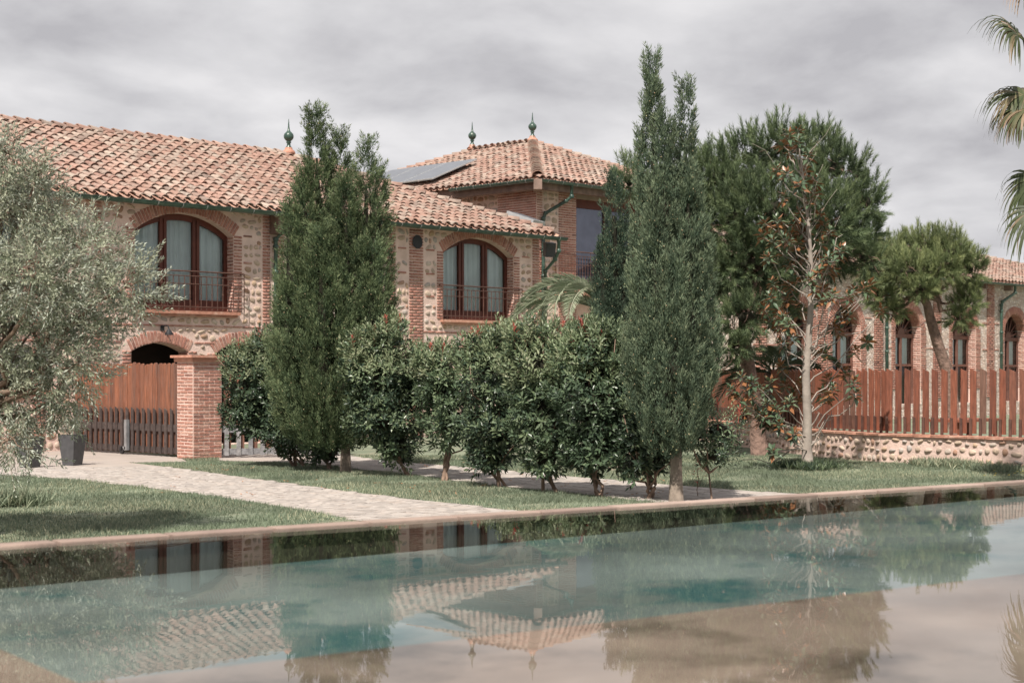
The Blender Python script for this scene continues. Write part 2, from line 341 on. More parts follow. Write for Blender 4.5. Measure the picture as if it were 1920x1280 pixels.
HIDDEN = [(545, 250, 735, 860), (640, 600, 1340, 900), (1180, 250, 1345, 900), (420, 640, 640, 840)]     # behind the cypresses and the hedge
class Pieces:
    def __init__(s, name, m, parent, limit=300, minpx=9, hidden=True):
        s.name, s.m, s.parent, s.limit, s.minpx, s.hidden = name, m, parent, limit, minpx, hidden; s.it = []
    def add(s, var, Mx): s.it.append((var, Mx))
    def finish(s):
        if not s.it: return
        sc = []
        for i, (var, Mx) in enumerate(s.it):
            x, y, D = proj(Mx[:3, 3]); size = max(np.linalg.norm(Mx[:3, k])*(.5 if var[0] == 't' and k == 1 else .24 if var[0] == 't' else 1) for k in range(3))/D*FPX
            ok = -10 < x < 1930 and -10 < y < 1290 and D > 1
            if s.hidden and ok:
                for h in HIDDEN:
                    if h[0] < x < h[2] and h[1] < y < h[3]: ok = False
            sc.append(size if ok else size*.001)
        order = np.argsort(-np.array(sc)); top = [i for i in order[:s.limit] if sc[i] >= s.minpx]; ts = set(top)
        for i in top:
            var, Mx = s.it[i]; v = VAR[var]
            if s.m not in v['me']:
                me = bpy.data.meshes.new(s.name); me.from_pydata([tuple(p) for p in v['V']], [], v['F'])
                if v['smooth']:
                    for p in me.polygons: p.use_smooth = True
                me.materials.append(M[s.m]); v['me'][s.m] = me
            link(s.name, v['me'][s.m], s.parent, Matrix([list(r) for r in Mx]))
        Vs, tris, quads, tt, tq, sm = [], [], [], [], [], False; n = 0
        for i, (var, Mx) in enumerate(s.it):
            if i in ts: continue
            v = VAR[var]; vv = v['V']@Mx[:3, :3].T+Mx[:3, 3]; Vs.append(vv); tn = random.random(); sm = v['smooth']
            for f in v['F']:
                if len(f) == 3: tris.append((n+f[0], n+f[1], n+f[2])); tt.append(tn)
                elif len(f) == 4: quads.append(tuple(n+q for q in f)); tq.append(tn)
                else:
                    for j in range(1, len(f)-1): tris.append((n+f[0], n+f[j], n+f[j+1])); tt.append(tn)
            n += len(vv)
        if Vs:
            me = npmesh(s.name, np.concatenate(Vs), [np.array(tris, int).reshape(-1, 3), np.array(quads, int).reshape(-1, 4)], tt+tq, M[s.m], sm)
            o = link(s.name, me, s.parent); o['kind'] = 'stuff'

# ------------------------------------------------------------------ ground, paths, pool
def poly_px(pts): return np.array([G(x, y)[:2] for x, y in pts])
def inside(p, poly):
    x, y = p[:, 0], p[:, 1]; r = np.zeros(len(p), bool); n = len(poly)
    for i in range(n):
        x1, y1 = poly[i]; x2, y2 = poly[(i+1) % n]
        c = ((y1 > y) != (y2 > y)) & (x < (x2-x1)*(y-y1)/(y2-y1+1e-12)+x1)
        r ^= c
    return r
PATH1 = poly_px([(-420, 842), (178, 843), (335, 857), (352, 866), (240, 867), (300, 874), (430, 892), (600, 915), (780, 938), (960, 957), (1130, 985), (900, 1015), (680, 977), (560, 955), (400, 930), (200, 905), (60, 893), (-420, 890)])
PATH2 = poly_px([(410, 864), (410, 846), (600, 846), (700, 862), (760, 868), (960, 884), (1200, 905), (1480, 927), (1620, 940), (1500, 960), (1290, 950), (1240, 942), (960, 914), (760, 889), (560, 868)])
def struct(o): o['kind'] = 'structure'; return o
b = MB(); b.quad((-900, -900, 0), (1500, -900, 0), (1500, 1500, 0), (-900, 1500, 0)); struct(b.build('ground', 'soilgrass'))
def sheet(name, poly, z, m):
    me = bpy.data.meshes.new(name); me.from_pydata([(p[0], p[1], z) for p in poly], [], [tuple(range(len(poly)))]); me.materials.append(M[m]); me.update(); return struct(link(name, me))
path1 = sheet('path', PATH1, .006, 'pathbed'); path2 = sheet('path', PATH2, .010, 'pathbed')
def cobbles(parent, poly, ang, dmax, px, cw=.21, ch=.15, left=None):
    pc = Pieces('paving_stone', 'paver', parent, 300, 9, False)
    lo, hi = poly.min(0), poly.max(0); c = (lo+hi)/2; R = np.linalg.norm(hi-lo)/2
    ca, sa = math.cos(ang), math.sin(ang); pts = []
    for j in range(int(-R/ch), int(R/ch)+1):
        off = random.uniform(0, cw)
        for i in range(int(-R/cw), int(R/cw)+1):
            a = i*cw+off; q = j*ch; pts.append((c[0]+a*ca-q*sa, c[1]+a*sa+q*ca))
    pts = np.array(pts); pts = pts[inside(pts, poly)]
    if left is not None:
        xs, ys, D = proj(np.c_[pts, np.zeros(len(pts))]); pts = pts[left(xs, ys)]
    for p in pts:
        if random.random() < .03: continue
        m = T(p[0]+random.gauss(0, .008), p[1]+random.gauss(0, .008), .004)@rotm('Z', ang+random.gauss(0, .05))@rotm('X', random.gauss(0, .02))@S(cw-.014-random.random()*.012, ch-.014-random.random()*.01, .013+random.uniform(-.004, .005))
        pc.add('cobble0', m)
    pc.finish()
d1 = G(960, 965)-G(300, 885); d2 = G(1300, 925)-G(760, 878)
cobbles(path1, PATH1, math.atan2(d1[1], d1[0])+.1, 0, 0, left=lambda x, y: (x > -50) & (y > 876+.0*x))
cobbles(path2, PATH2, math.atan2(d2[1], d2[0]), 0, 0, .24, .17, left=lambda x, y: (x > 600))

PD = np.array([.985, -.174]); PN = np.array([.174, .985])
def pq(s, t, z): q = PD*s+PN*t; return (q[0], q[1], z)
def prism(b, s0, s1, t0, t1, z0, z1):
    a = [pq(s0, t0, z0), pq(s1, t0, z0), pq(s1, t1, z0), pq(s0, t1, z0), pq(s0, t0, z1), pq(s1, t0, z1), pq(s1, t1, z1), pq(s0, t1, z1)]
    for f in ((3, 2, 1, 0), (4, 5, 6, 7), (0, 1, 5, 4), (1, 2, 6, 5), (2, 3, 7, 6), (3, 0, 4, 7)): b.quad(*[np.array(a[i], float) for i in f])
TC = 7.80; WZ = CAMH-.85
b = MB(); b.quad(*[np.array(pq(s, t, WZ), float) for s, t in ((-3, .6), (26, .6), (26, TC+.02), (-3, TC+.02))]); struct(b.build('water', 'water'))
b = MB()                                            # outer basin walls, far wall is dark, plus floor
prism(b, -3.3, 26.3, TC+.04, TC+.12, -.05, WZ-.035); basin = b.build('pool_basin', 'mortar'); struct(basin)
b = MB(); b.quad(*[np.array(p, float) for p in (pq(-3, TC+.035, .2), pq(26, TC+.035, .2), pq(26, TC+.035, WZ-.032), pq(-3, TC+.035, WZ-.032))]); b.build('far_wall', 'poolwall', basin)
b = MB()
def fz(s): return WZ-(.235-.0125*min(max(s, 1), 11))
for s0, s1 in ((1.72, 4), (4, 8), (8, 11), (11, 26)):
    b.quad(*[np.array(p, float) for p in (pq(s0, 4.58, fz(s0)), pq(s1, 4.58, fz(s1)), pq(s1, TC+.03, fz(s1)), pq(s0, TC+.03, fz(s0)))])
b.build('pool_floor', 'poolfloor', basin)
b = MB(); prism(b, -3.0, 26, .7, 4.57, .3, WZ-.06); prism(b, -3.0, 1.70, 4.575, TC+.03, .3, WZ-.06); b.build('pool_ledge', 'shelf', basin)
cop = Pieces('coping_stone', 'coping', basin, 300, 9, False)
VAR['cobble0']
s = -3.2
variant('cop0', [(-.5, -.5, -.5), (.5, -.5, -.5), (.5, .5, -.5), (-.5, .5, -.5), (-.5, -.5, .42), (.5, -.5, .42), (.5, .5, .42), (-.5, .5, .42), (-.495, -.46, .5), (.495, -.46, .5), (.495, .47, .5), (-.495, .47, .5)],
        [(8, 9, 10, 11)]+[(4*i+j, 4*i+(j+1) % 4, 4*i+4+(j+1) % 4, 4*i+4+j) for i in (0, 1) for j in range(4)], False)
while s < 26:
    L = .6; q = pq(s+L/2, TC+.065, WZ-.011)
    cop.add('cop0', T(*q)@rotm('Z', math.atan2(PD[1], PD[0]))@S(L-.022, .125+random.uniform(-.004, .004), .045+random.uniform(-.002, .003))); s += L
cop.finish()
b = MB(); prism(b, -8, 30, -6, .7, 0, WZ+.03); prism(b, -8, -3.02, .72, TC+.3, 0, WZ+.031); deck = b.build('terrace', 'coping'); struct(deck)

# ------------------------------------------------------------------ grass
FENCE = [(29.0, 11.0), (29.05, 14.6), (29.1, 17.8), (29.8, 19.6), (31.3, 21.7), (33.5, 25.0), (36.5, 29.0)]
def grass(n, seed, dlo, dhi, h, w, name, cond=None):
    r = np.random.default_rng(seed)
    D = np.sqrt(r.uniform(dlo**2, dhi**2, n)); x = r.uniform(-40, 1960, n)
    X = (x-960)/FPX*D; p = RT[None]*X[:, None]+FW[None]*D[:, None]
    keep = ~inside(p, PATH1) & ~inside(p, PATH2)
    tt = p@PN; keep &= tt > TC+.5
    # bare worn patches
    nz = np.sin(p[:, 0]*1.7+np.sin(p[:, 1]*1.3)*2)*np.sin(p[:, 1]*1.9+1)
    keep &= ~((nz > .55) & (r.random(n) < .75))
    p = p[keep]; n = len(p); hh = h*(.5+r.random(n)*.9)*(1+.35*np.sin(p[:, 0]*2.3)*np.sin(p[:, 1]*2.9)); a = r.uniform(0, 2*np.pi, n)
    ww = w*(.6+.8*r.random(n)); ln = hh*r.uniform(.1, .9, n); la = r.uniform(0, 2*np.pi, n)
    b0 = np.c_[p, np.zeros(n)]; sd_ = np.c_[np.cos(a), np.sin(a), np.zeros(n)]*ww[:, None]/2
    V = np.stack([b0-sd_, b0+sd_, b0+np.c_[np.cos(la)*ln, np.sin(la)*ln, hh]], 1).reshape(-1, 3)
    me = npmesh(name, V, [np.arange(3*n).reshape(-1, 3)], r.random(n)*.6+.4*(.5+.5*np.sin(p[:, 0]*1.1+2*np.sin(p[:, 1]*.9))), M['grass'])
    return me
me = grass(460000, 3, 16.5, 36, .042, .012, 'grass')
o = link('grass', me); o['kind'] = 'stuff'; o['label'] = 'short green lawn grass around the paths and the hedge'; o['category'] = 'grass'

# ------------------------------------------------------------------ walls
def wall_openings(name, Mx, L, z0, H, ops, parent, m='mortar', depth_=.45, revm=None, revseg=None):
    xs = {0., L}
    for (c, a, zb, zs, r) in ops:
        for i in range(15): xs.add(round(c-a+2*a*i/14, 5))
    xs = sorted(xs)
    def top(o, x):
        c, a, zb, zs, r = o
        if r <= 0: return zs
        R = (a*a+r*r)/(2*r); cz = zs+r-R; return cz+math.sqrt(max(R*R-(x-c)**2, 0))
    b = MB()
    for x0, x1 in zip(xs[:-1], xs[1:]):
        xm = (x0+x1)/2; act = sorted([o for o in ops if o[0]-o[1] < xm < o[0]+o[1]], key=lambda o: o[2])
        lo = [(z0, z0)]; 
        cur = (z0, z0)
        for o in act:
            b.quad((x0, 0, cur[0]), (x1, 0, cur[1]), (x1, 0, o[2]), (x0, 0, o[2])); cur = (top(o, x0), top(o, x1))
        b.quad((x0, 0, cur[0]), (x1, 0, cur[1]), (x1, 0, H), (x0, 0, H))
    w = b.build(name, m, parent, Mx)
    for o in ops:
        c, a, zb, zs, r = o
        pts = [(c-a, zb), (c-a, zs)]+[(c-a+2*a*i/16, top(o, c-a+2*a*i/16)) for i in range(1, 16)]+[(c+a, zs), (c+a, zb)]
        b = MB()
        for (xa, za), (xb, zb_) in zip(pts, pts[1:]+pts[:1]):
            b.quad((xa, 0, za), (xa, depth_, za), (xb, depth_, zb_), (xb, 0, zb_))
        b.build('reveal', revm or 'mortar', parent, Mx)
    return w, top
def bricks_rect(pc, Mx, x0, x1, z0, z1, ch=.085, bl=.28, proud=.012, hgt=.05, skip=None, face_d=.06):
    nrow = max(1, int(round((z1-z0)/ch))); ch = (z1-z0)/nrow
    for r in range(nrow):
        z = z0+(r+.5)*ch; x = x0
        first = bl*(.5 if r % 2 else 1.)
        cuts = [x0]; xx = x0+first
        while xx < x1-.09: cuts.append(xx); xx += bl
        cuts.append(x1)
        for a, c in zip(cuts[:-1], cuts[1:]):
            if c-a < .05: continue
            xc = (a+c)/2
            if skip and skip(xc, z): continue
            pr = proud+random.uniform(-.004, .006)
            m = Mx@T(xc, face_d/2-pr, z+random.gauss(0, .002))@rotm('Y', random.gauss(0, .008))@S(c-a-.022, face_d, min(hgt, ch-.018)*random.uniform(.9, 1.1))
            pc.add('brick%d' % random.randrange(4), m)
def arch_bricks(pc, Mx, c, a, zs, r, th=.30, n=None, proud=.014):
    R = (a*a+r*r)/(2*r); cz = zs+r-R; half = math.asin(min(a/R, 1)); arc = 2*half*R
    n = n or int(arc/.085)
    for i in range(n):
        t = -half+2*half*(i+.5)/n
        Rm = R+th/2
        m = Mx@T(c+Rm*math.sin(t), .03-proud-random.uniform(0, .006), cz+Rm*math.cos(t))@rotm('Y', t)@S(arc/n*(Rm/R)-.026, .06, th*random.uniform(.95, 1.03))
        pc.add('brick%d' % random.randrange(4), m)
def reveal_bricks(pc, Mx, x, z0, z1, sgn, d=.45, ch=.085):
    # bricks on the side of an opening; the face looks along sgn*x
    m2 = Mx@T(x, 0, 0)@rotm('Z', math.pi/2*(1 if sgn > 0 else -1))
    if sgn > 0: bricks_rect(pc, m2, 0, d, z0, z1, ch, .30)
    else: bricks_rect(pc, m2@T(-d, 0, 0), 0, d, z0, z1, ch, .30)
def stones_rect(pc, Mx, x0, x1, z0, z1, sz=.24, skip=None, proud=.012, gap=.028):
    z = z0
    while z < z1-.08:
        h = min(sz*random.uniform(.65, 1.15), z1-z)
        if z1-(z+h) < .09: h = z1-z
        x = x0+random.uniform(0, .04)
        while x < x1-.07:
            w = min(sz*random.uniform(.6, 1.6), x1-x)
            if x1-(x+w) < .08: w = x1-x
            xc, zc = x+w/2, z+h/2
            if not (skip and (skip(xc, zc) or skip(xc, zc+h*.45) or skip(xc-w*.4, zc) or skip(xc+w*.4, zc))):
                hh = h*random.uniform(.66, 1.05); zc2 = zc+random.uniform(-.035, .035)
                pc.add('stone%d' % random.randrange(8), Mx@T(xc, .0, zc2)@rotm('Y', random.gauss(0, .3))@S(w-gap, .05+2*proud*random.uniform(.2, 1.), hh-gap))
            x += w
        z += h
def balconet(Mx, x0, x1, z0, parent, h=1.0, out_=.16, n=20):
    """rail basket in front of a window; local x along, -y outwards"""
    b = MB(); y = -out_
    for dz, r in ((h, .02), (h-.12, .013), (h-.32, .013), (.10, .013)):
        b.tube([(x0, .0, z0+dz), (x0, y, z0+dz), (x1, y, z0+dz), (x1, .0, z0+dz)], r, 5)
    rl = b.build('railing', 'iron', parent, Mx)
    for i in range(n+1):
        x = x0+(x1-x0)*i/n; c = MB(); c.tube([(x, y, z0+.02), (x, y, z0+h-(.12 if i % 5 else .01))], .0115, 5)
        if i % 2 == 0: c.lathe((x, y, z0+.42), [(.009, -.03), (.02, 0), (.009, .03)], 5)
        c.build('baluster', 'iron', rl, Mx)
def arch_window(Mx, c, a, zb, zs, r, parent, y=.28, lights=3, kick=.30, name='window'):
    """timber casement that fills a segmental arch"""
    R = (a*a+r*r)/(2*r); cz = zs+r-R; top = lambda x: cz+math.sqrt(max(R*R-(x-c)**2, 0))
    fw = .10
    b = MB()
    # outer frame following the arch
    K = 16
    for i in range(K):
        xa, xb = c-a+2*a*i/K, c-a+2*a*(i+1)/K
        za, zb_ = top(xa), top(xb)
        q = [(xa, y, za-.16), (xb, y, zb_-.16), (xb, y, zb_+.01), (xa, y, za+.01)]; b.quad(*q); q2 = [(p[0], y+.08, p[2]) for p in q]; b.quad(*q2[::-1]); b.quad(q[0], q2[0], q2[1], q[1])
    for x0, x1 in ((c-a, c-a+fw), (c+a-fw, c+a)): b.box(x0, x1, y-.002, y+.08, zb, top(x0 if x0 < c else x1))
    for i in range(1, lights):
        x = c-a+2*a*i/lights
        b.box(x-.10, x-.015, y-.02, y+.07, zb, top(x)-.1); b.box(x+.015, x+.10, y-.03, y+.06, zb, top(x)-.1); b.box(x-.015, x+.015, y, y+.05, zb, top(x)-.1)
    b.box(c-a, c+a, y-.012, y+.07, zb, zb+kick)
    w = b.build(name, 'redwood', parent, Mx)
    for i in range(lights):
        x0 = c-a+2*a*i/lights+(.10 if i else fw); x1 = c-a+2*a*(i+1)/lights-(.10 if i < lights-1 else fw)
        p = MB(); K2 = 6
        for k in range(K2):
            xa, xb = x0+(x1-x0)*k/K2, x0+(x1-x0)*(k+1)/K2; p.quad((xa, y+.03, zb+kick), (xb, y+.03, zb+kick), (xb, y+.03, top(xb)-.10), (xa, y+.03, top(xa)-.10))
        p.build('pane', 'glass', w, Mx)
        p = MB(); K2 = 36; ph = random.random()*6; op = random.uniform(.0, .1)
        f = lambda x: y+.13+.035*math.sin(x*26+ph+1.5*math.sin(x*5))+.012*math.sin(x*61)
        for k in range(K2):
            xa, xb = x0-.05+(x1-x0+.1)*k/K2, x0-.05+(x1-x0+.1)*(k+1)/K2
            p.quad((xa, f(xa), zb+.05), (xb, f(xb), zb+.05), (xb, f(xb)+.01, min(top(min(max(xb, c-a), c+a)), zs+r)), (xa, f(xa)+.01, min(top(min(max(xa, c-a), c+a)), zs+r)))
        p.build('curtain', 'curtain', w, Mx, True)
    return w
def gutter(p0, p1, outn, parent, r=.10, step=.72):
    p0 = np.array(p0, float); p1 = np.array(p1, float); d = p1-p0; L = np.linalg.norm(d); d /= L; on = np.array(outn, float)
    b = MB(); K = 8
    prof = [(on*math.cos(math.pi*(j/K))*r*1.0+np.array((0, 0, -1))*math.sin(math.pi*j/K)*r) for j in range(K+1)]
    for j in range(K):
        b.quad(p0+prof[j], p1+prof[j], p1+prof[j+1], p0+prof[j+1]); pi, pj = prof[j]*.9, prof[j+1]*.9
        b.quad(p0+pj, p1+pj, p1+pi, p0+pi)
    for e_ in (p0, p1):
        n = len(b.v); b.v += [e_+q for q in prof]; b.f.append(tuple(range(n, n+K+1))); b.t.append(0)
    b.tube([p0+prof[0], p1+prof[0]], .012, 5)
    g = b.build('gutter', 'glaze', parent, None, True)
    n = int(L/step)
    for i in range(n):
        c = p0+d*(i+.5)*L/n; k = MB()
        for j in range(K):
            a_, b_ = c+prof[j]*1.10-d*.012, c+prof[j+1]*1.10-d*.012; k.quad(a_, a_+d*.024, b_+d*.024, b_)
        k.quad(c+prof[0]*1.1-d*.012, c+prof[0]*1.1+d*.024, c+prof[K]*1.1+d*.024+np.array((0, 0, .03)), c+prof[K]*1.1-d*.012+np.array((0, 0, .03)))
        k.build('bracket', 'alu', g)
def downpipe(pts, parent, r=.055, seg=.62):
    b = MB(); pts = [np.array(p, float) for p in pts]; b.tube(pts, r, 10)
    o = b.build('downpipe', 'glaze', parent, None, True)
    c = MB()
    a, e_ = pts[-2], pts[-1]; L = np.linalg.norm(e_-a); n = int(L/seg)
    for i in range(n):
        q = a+(e_-a)*(i+.3)/n; c.lathe(q, [(r, -.05), (r+.022, -.035), (r+.022, .035), (r, .05)], 12)
    for q in pts[:-1]: c.lathe(q, [(r, -.06), (r+.02, -.045), (r+.02, .045), (r, .06)], 12)
    c.build('collar', 'glaze', o, None, True)
def finial(p, parent, s=1.):
    b = MB(); b.lathe(p, [(.0, -.05), (.30*s, -.05), (.26*s, .05), (.17*s, .10), (.15*s, .16)], 14); f = b.build('finial', 'terracotta', parent, None, True)
    b = MB(); b.lathe((p[0], p[1], p[2]+.13*s), [(.17*s, 0), (.15*s, .07*s), (.085*s, .16*s), (.07*s, .26*s), (.12*s, .31*s), (.08*s, .35*s), (.14*s, .40*s), (.20*s, .48*s), (.215*s, .57*s), (.19*s, .66*s), (.11*s, .74*s), (.06*s, .80*s), (.035*s, .95*s), (.015*s, 1.25*s), (0, 1.32*s)], 16)
    b.build('finial_ball', 'glaze', f, None, True)

def roof_slope(parent, E0, ad, sd_, L, sl, hfun, pc, sp=.32, ex=.345, lowover=.06):
    """E0 eave start, ad along, sd_ horizontal up-slope direction, sl tan slope, hfun(a)-> horizontal run available"""
    E0 = np.array(E0, float); ad = np.array([*ad, 0.]); sd_ = np.array([*sd_, 0.]); up = sd_+np.array((0, 0, sl)); k = np.linalg.norm(up); upn = up/k
    nn = np.cross(ad, upn); nn = nn if nn[2] > 0 else -nn
    n = int(L/sp); b = MB(); R = .11
    for i in range(n):
        a = (i+.5)*sp; run = hfun(a)*k
        if run < .1: continue
        # cap columns sit on the joints between two pans
        base = E0+ad*a
        b.tone = random.random()
        K = 4
        for j in range(K):
            t0, t1 = math.pi*j/K, math.pi*(j+1)/K
            for (s0, s1) in ((-lowover-.02, run),):
                x0, z0_ = -math.cos(t0)*.128, -math.sin(t0)*.062+.03; x1, z1_ = -math.cos(t1)*.128, -math.sin(t1)*.062+.03
                c = base+ad*sp/2
                b.quad(c+ad*x0+nn*z0_+upn*s0, c+ad*x1+nn*z1_+upn*s0, c+ad*x1+nn*z1_+upn*s1, c+ad*x0+nn*z0_+upn*s1)
        rows = int(run/ex)+1
        for r in range(rows):
            s0 = r*ex-lowover
            if s0 > run-.12: continue
            m = np.eye(4); m[:3, 0] = np.cross(upn, nn); m[:3, 1] = upn; m[:3, 2] = nn
            m[:3, 3] = base+upn*(s0+random.gauss(0, .012))+ad*random.gauss(0, .010)+nn*(.035+random.gauss(0, .004))
            m = m@rotm('X', -.035+random.gauss(0, .012))@rotm('Z', random.gauss(0, .03))@S(.98*random.uniform(.94, 1.06), .88, 1.0*random.uniform(.9, 1.12))
            pc.add('tile0', m)
    o = b.build('roof_bed', 'pan', parent)
    return o
def ridge_tiles(pc, p0, p1, step=.38, sc=1.35):
    p0 = np.array(p0, float); p1 = np.array(p1, float); d = p1-p0; L = np.linalg.norm(d); d /= L
    x = np.cross(d, (0, 0, 1)); x /= np.linalg.norm(x); z = np.cross(x, d)
    for i in range(int(L/step)):
        m = np.eye(4); m[:3, 0] = x; m[:3, 1] = d; m[:3, 2] = z; m[:3, 3] = p0+d*i*step+z*.03
        pc.add('tile0', m@rotm('X', -.05+random.gauss(0, .01))@rotm('Z', random.gauss(0, .02))@S(sc, .95, sc*1.05))

# ------------------------------------------------------------------ the long farmhouse
V1 = 34.4; EV = 6.17; U0, U1 = 12.0, 36.3
house = thing('farmhouse', 'long two-storey brick and river-stone farmhouse with arched windows and a red tiled hip roof', 'house', (U0, V1, 0))
F1 = frame((0, V1, 0), (1, 0, 0), (0, 1, 0))
w1c, w1a = (UX(253, V1)+UX(438, V1))/2, (UX(438, V1)-UX(253, V1))/2
w2c, w2a = (UX(831, V1)+UX(963, V1))/2, (UX(963, V1)-UX(831, V1))/2
a1c, a1a = (UX(246, V1)+UX(353, V1))/2, (UX(353, V1)-UX(246, V1))/2
a2c, a2a = UX(404, V1)+.85, .85
w0c = w1c-6.0
OPS = [(w1c, w1a, 3.44, 5.42, .50), (w2c, w2a, 3.44, 5.42, .50), (w0c, 1.48, 3.44, 5.42, .50), (a1c, a1a, 0.02, 2.40, .22), (a2c, a2a, .02, 2.35, .30), (UX(45, V1), .75, 1.45, 2.45, 0)]
OPX = [(o[0]-U0, *o[1:]) for o in OPS]
wall, topf = wall_openings('wall', frame((U0, V1, 0), (1, 0, 0), (0, 1, 0)), U1-U0, 0, EV-.02, OPX, house)
def in_open(x, z, pad=.27):
    for (c, a, zb, zs, r) in OPS:
        if abs(x-c) < a+pad and z < zs+.02 and z > zb-.06:
            return True
        if r > 0 and abs(x-c) < a+.22 and z >= zs:
            R = (a*a+r*r)/(2*r); cz = zs+r-R
            if math.hypot(x-c, z-cz) < R+.34 and z < cz+R+.5: return True
    return False
brk = Pieces('brick', 'brick', wall); stn = Pieces('stone', 'stone', wall)
PIL = [(UX(492, V1), UX(506, V1)), (UX(518, V1), UX(532, V1)), (UX(724, V1), UX(741, V1)), (UX(767, V1), UX(793, V1)), (UX(998, V1), U1), (UX(176, V1), UX(190, V1)), (UX(60, V1), UX(84, V1))]
for (x0, x1) in PIL: bricks_rect(brk, F1, x0, x1, 0.02, EV-.05, proud=.03)
# belts of brick
BELTS = [3.06, 2.63]
def in_pil(x): return any(a-.02 < x < b_+.02 for a, b_ in PIL)
for z in BELTS:
    bricks_rect(brk, F1, U0+.1, U1-.1, z-.03, z+.03, .06, .3, skip=lambda x, zz: in_pil(x) or in_open(x, zz), proud=.02)
def skip(x, z): return in_pil(x) or in_open(x, z) or any(abs(z-q) < .05 for q in BELTS)
# short brick dashes tying the stone panels
DASH = []
for (x0, x1) in ((UX(453, V1), UX(475, V1)), (UX(743, V1), UX(764, V1)), (UX(796, V1), UX(817, V1)), (UX(976, V1), UX(995, V1)), (UX(222, V1), UX(244, V1))):
    for z in (4.1, 4.75, 5.45):
        if random.random() < .8: bricks_rect(brk, F1, x0+.05, x1-.05, z-.03, z+.03, .06, .4, proud=.02); DASH.append((x0, x1, z))
def skip2(x, z): return skip(x, z) or any(a < x < b_ and abs(z-q) < .07 for a, b_, q in DASH)
xs = sorted([U0, U1]+[q for p_ in PIL for q in p_])
for x0, x1 in zip(xs[:-1], xs[1:]):
    if x1-x0 > .2 and not in_pil((x0+x1)/2):
        for z0, z1, sel in ((.03, 2.4, (3, 4)), (2.42, 2.58, ()), (2.68, 3.01, ()), (3.11, 3.30, ()), (3.30, 5.40, (0, 1, 2)), (5.42, EV-.1, ())):
            cuts = sorted([x0+.03, x1-.03]+[q for k in sel for q in (OPS[k][0]-OPS[k][1]-.29, OPS[k][0]+OPS[k][1]+.29) if x0+.03 < q < x1-.03])
            for ca_, cb_ in zip(cuts[:-1], cuts[1:]):
                if cb_-ca_ > .12: stones_rect(stn, F1, ca_, cb_, z0, z1, .22, skip2)
for o in OPS:
    c, a, zb, zs, r = o
    if r > 0:
        arch_bricks(brk, F1, c, a, zs, r, .32 if zb > 1 else .30)
        wj = .26
        for x0, x1 in ((c-a-wj, c-a), (c+a, c+a+wj)): bricks_rect(brk, F1, x0, x1, max(zb, .02), zs+.03, proud=.02)
        reveal_bricks(brk, F1, c+a, max(zb, .02), zs, -1); reveal_bricks(brk, F1, c-a, max(zb, .02), zs, 1)
brk.finish(); stn.finish()
b = MB(); b.box(U0, U1+.08, V1-.10, V1+.1, EV-.10, EV-.03); b.build('cornice', 'terracotta', house)
for (c, a, zb, zs, r) in OPS[:3]:
    b = MB(); b.box(c-a-.12, c+a+.12, -.16, .34, zb-.08, zb, F1); b.box(c-a-.06, c+a+.06, -.10, 0, zb-.14, zb-.082, F1); b.build('window_sill', 'terracotta', house)
    w = arch_window(F1, c, a, zb, zs, r, house)
    balconet(F1, c-a-.16, c+a+.22, zb+.0, house)
# near-black sheets behind the lower arches and upper windows: room shade in the colour
b = MB(); b.box(U0+.2, U1-.3, V1+1.2, V1+1.3, .03, 3.0); b.box(U0+.2, U1-.3, V1+.9, V1+1.0, 3.2, 6.1); b.build('room_shade_sheet', 'dark', house)
b = MB(); b.box(U0, U0+.3, V1+.01, V1+11.1, 0, EV); b.box(U1-.3, U1, V1+.01, V1+11.1, 0, EV-.03); b.box(U0+.3, U1-.3, V1+10.8, V1+11.1, 0, EV); b.box(U0+.3, U1-.3, V1+.45, V1+10.7, 3.05, 3.15); b.build('outer_wall', 'mortar', house)
# small ground-floor window with grey shutter
c = OPS[5][0]; b = MB(); b.box(c-.55, c+.75, .04, .08, 1.75, 2.42, F1); sh = b.build('shutter', 'greywood', house)
b = MB(); b.box(c-.75, c+.75, .16, .24, 1.45, 1.52, F1); b.box(c-.04, c+.04, .16, .24, 1.52, 2.45, F1); b.build('window', 'redwood', house)
b = MB(); b.box(c-.85, c+.85, -.10, .1, 1.38, 1.449, F1); b.build('window_sill', 'terracotta', house)
# vent hole on the pilaster
b = MB(); b.lathe((0, 0, 0), [(0, .02), (.14, .02), (.18, 0), (.20, -.03)], 10); b.build('vent', 'black', house, frame((UX(781, V1), V1-.05, 5.68), (1, 0, 0), (0, 0, -1))@np.diag([1, 1, 1, 1.])@np.array([[1, 0, 0, 0], [0, 1, 0, 0], [0, 0, -1, 0], [0, 0, 0, 1.]])@rotm('X', math.pi/2))
# roof
HV = V1-.42; HW = 5.94; SL = (8.63-EV)/HW; UE = 36.72
roof_p = MB(); e0 = (U0-.4, HV, EV-.02); rl_ = UE-HW
roof_p.quad((U0-.4, HV, EV-.03), (UE, HV, EV-.03), (rl_, HV+HW, 8.55), (U0-.4, HV+HW, 8.55)); roof_p.tri((UE, HV, EV-.03), (UE, HV+2*HW, EV-.03), (rl_, HV+HW, 8.55))
roof_p.quad((U0-.4, HV+HW, 8.55), (rl_, HV+HW, 8.55), (UE, HV+2*HW, EV-.03), (U0-.4, HV+2*HW, EV-.03)); roof_p.quad((U0-.4, HV, EV-.035), (U0-.4, HV+2*HW, EV-.035), (UE, HV+2*HW, EV-.035), (UE, HV, EV-.035))
roof = roof_p.build('roof', 'pan', house)
tl = Pieces('roof_tile', 'tile', roof)
LA = UE-(U0-.4)
roof_slope(roof, (U0-.4, HV, EV), (1, 0), (0, 1), LA, SL, lambda a: min(HW, LA-a), tl)
roof_slope(roof, (UE, HV, EV), (0, 1), (-1, 0), 2*HW, SL, lambda a: min(a, 2*HW-a), tl)
RZ = EV+HW*SL
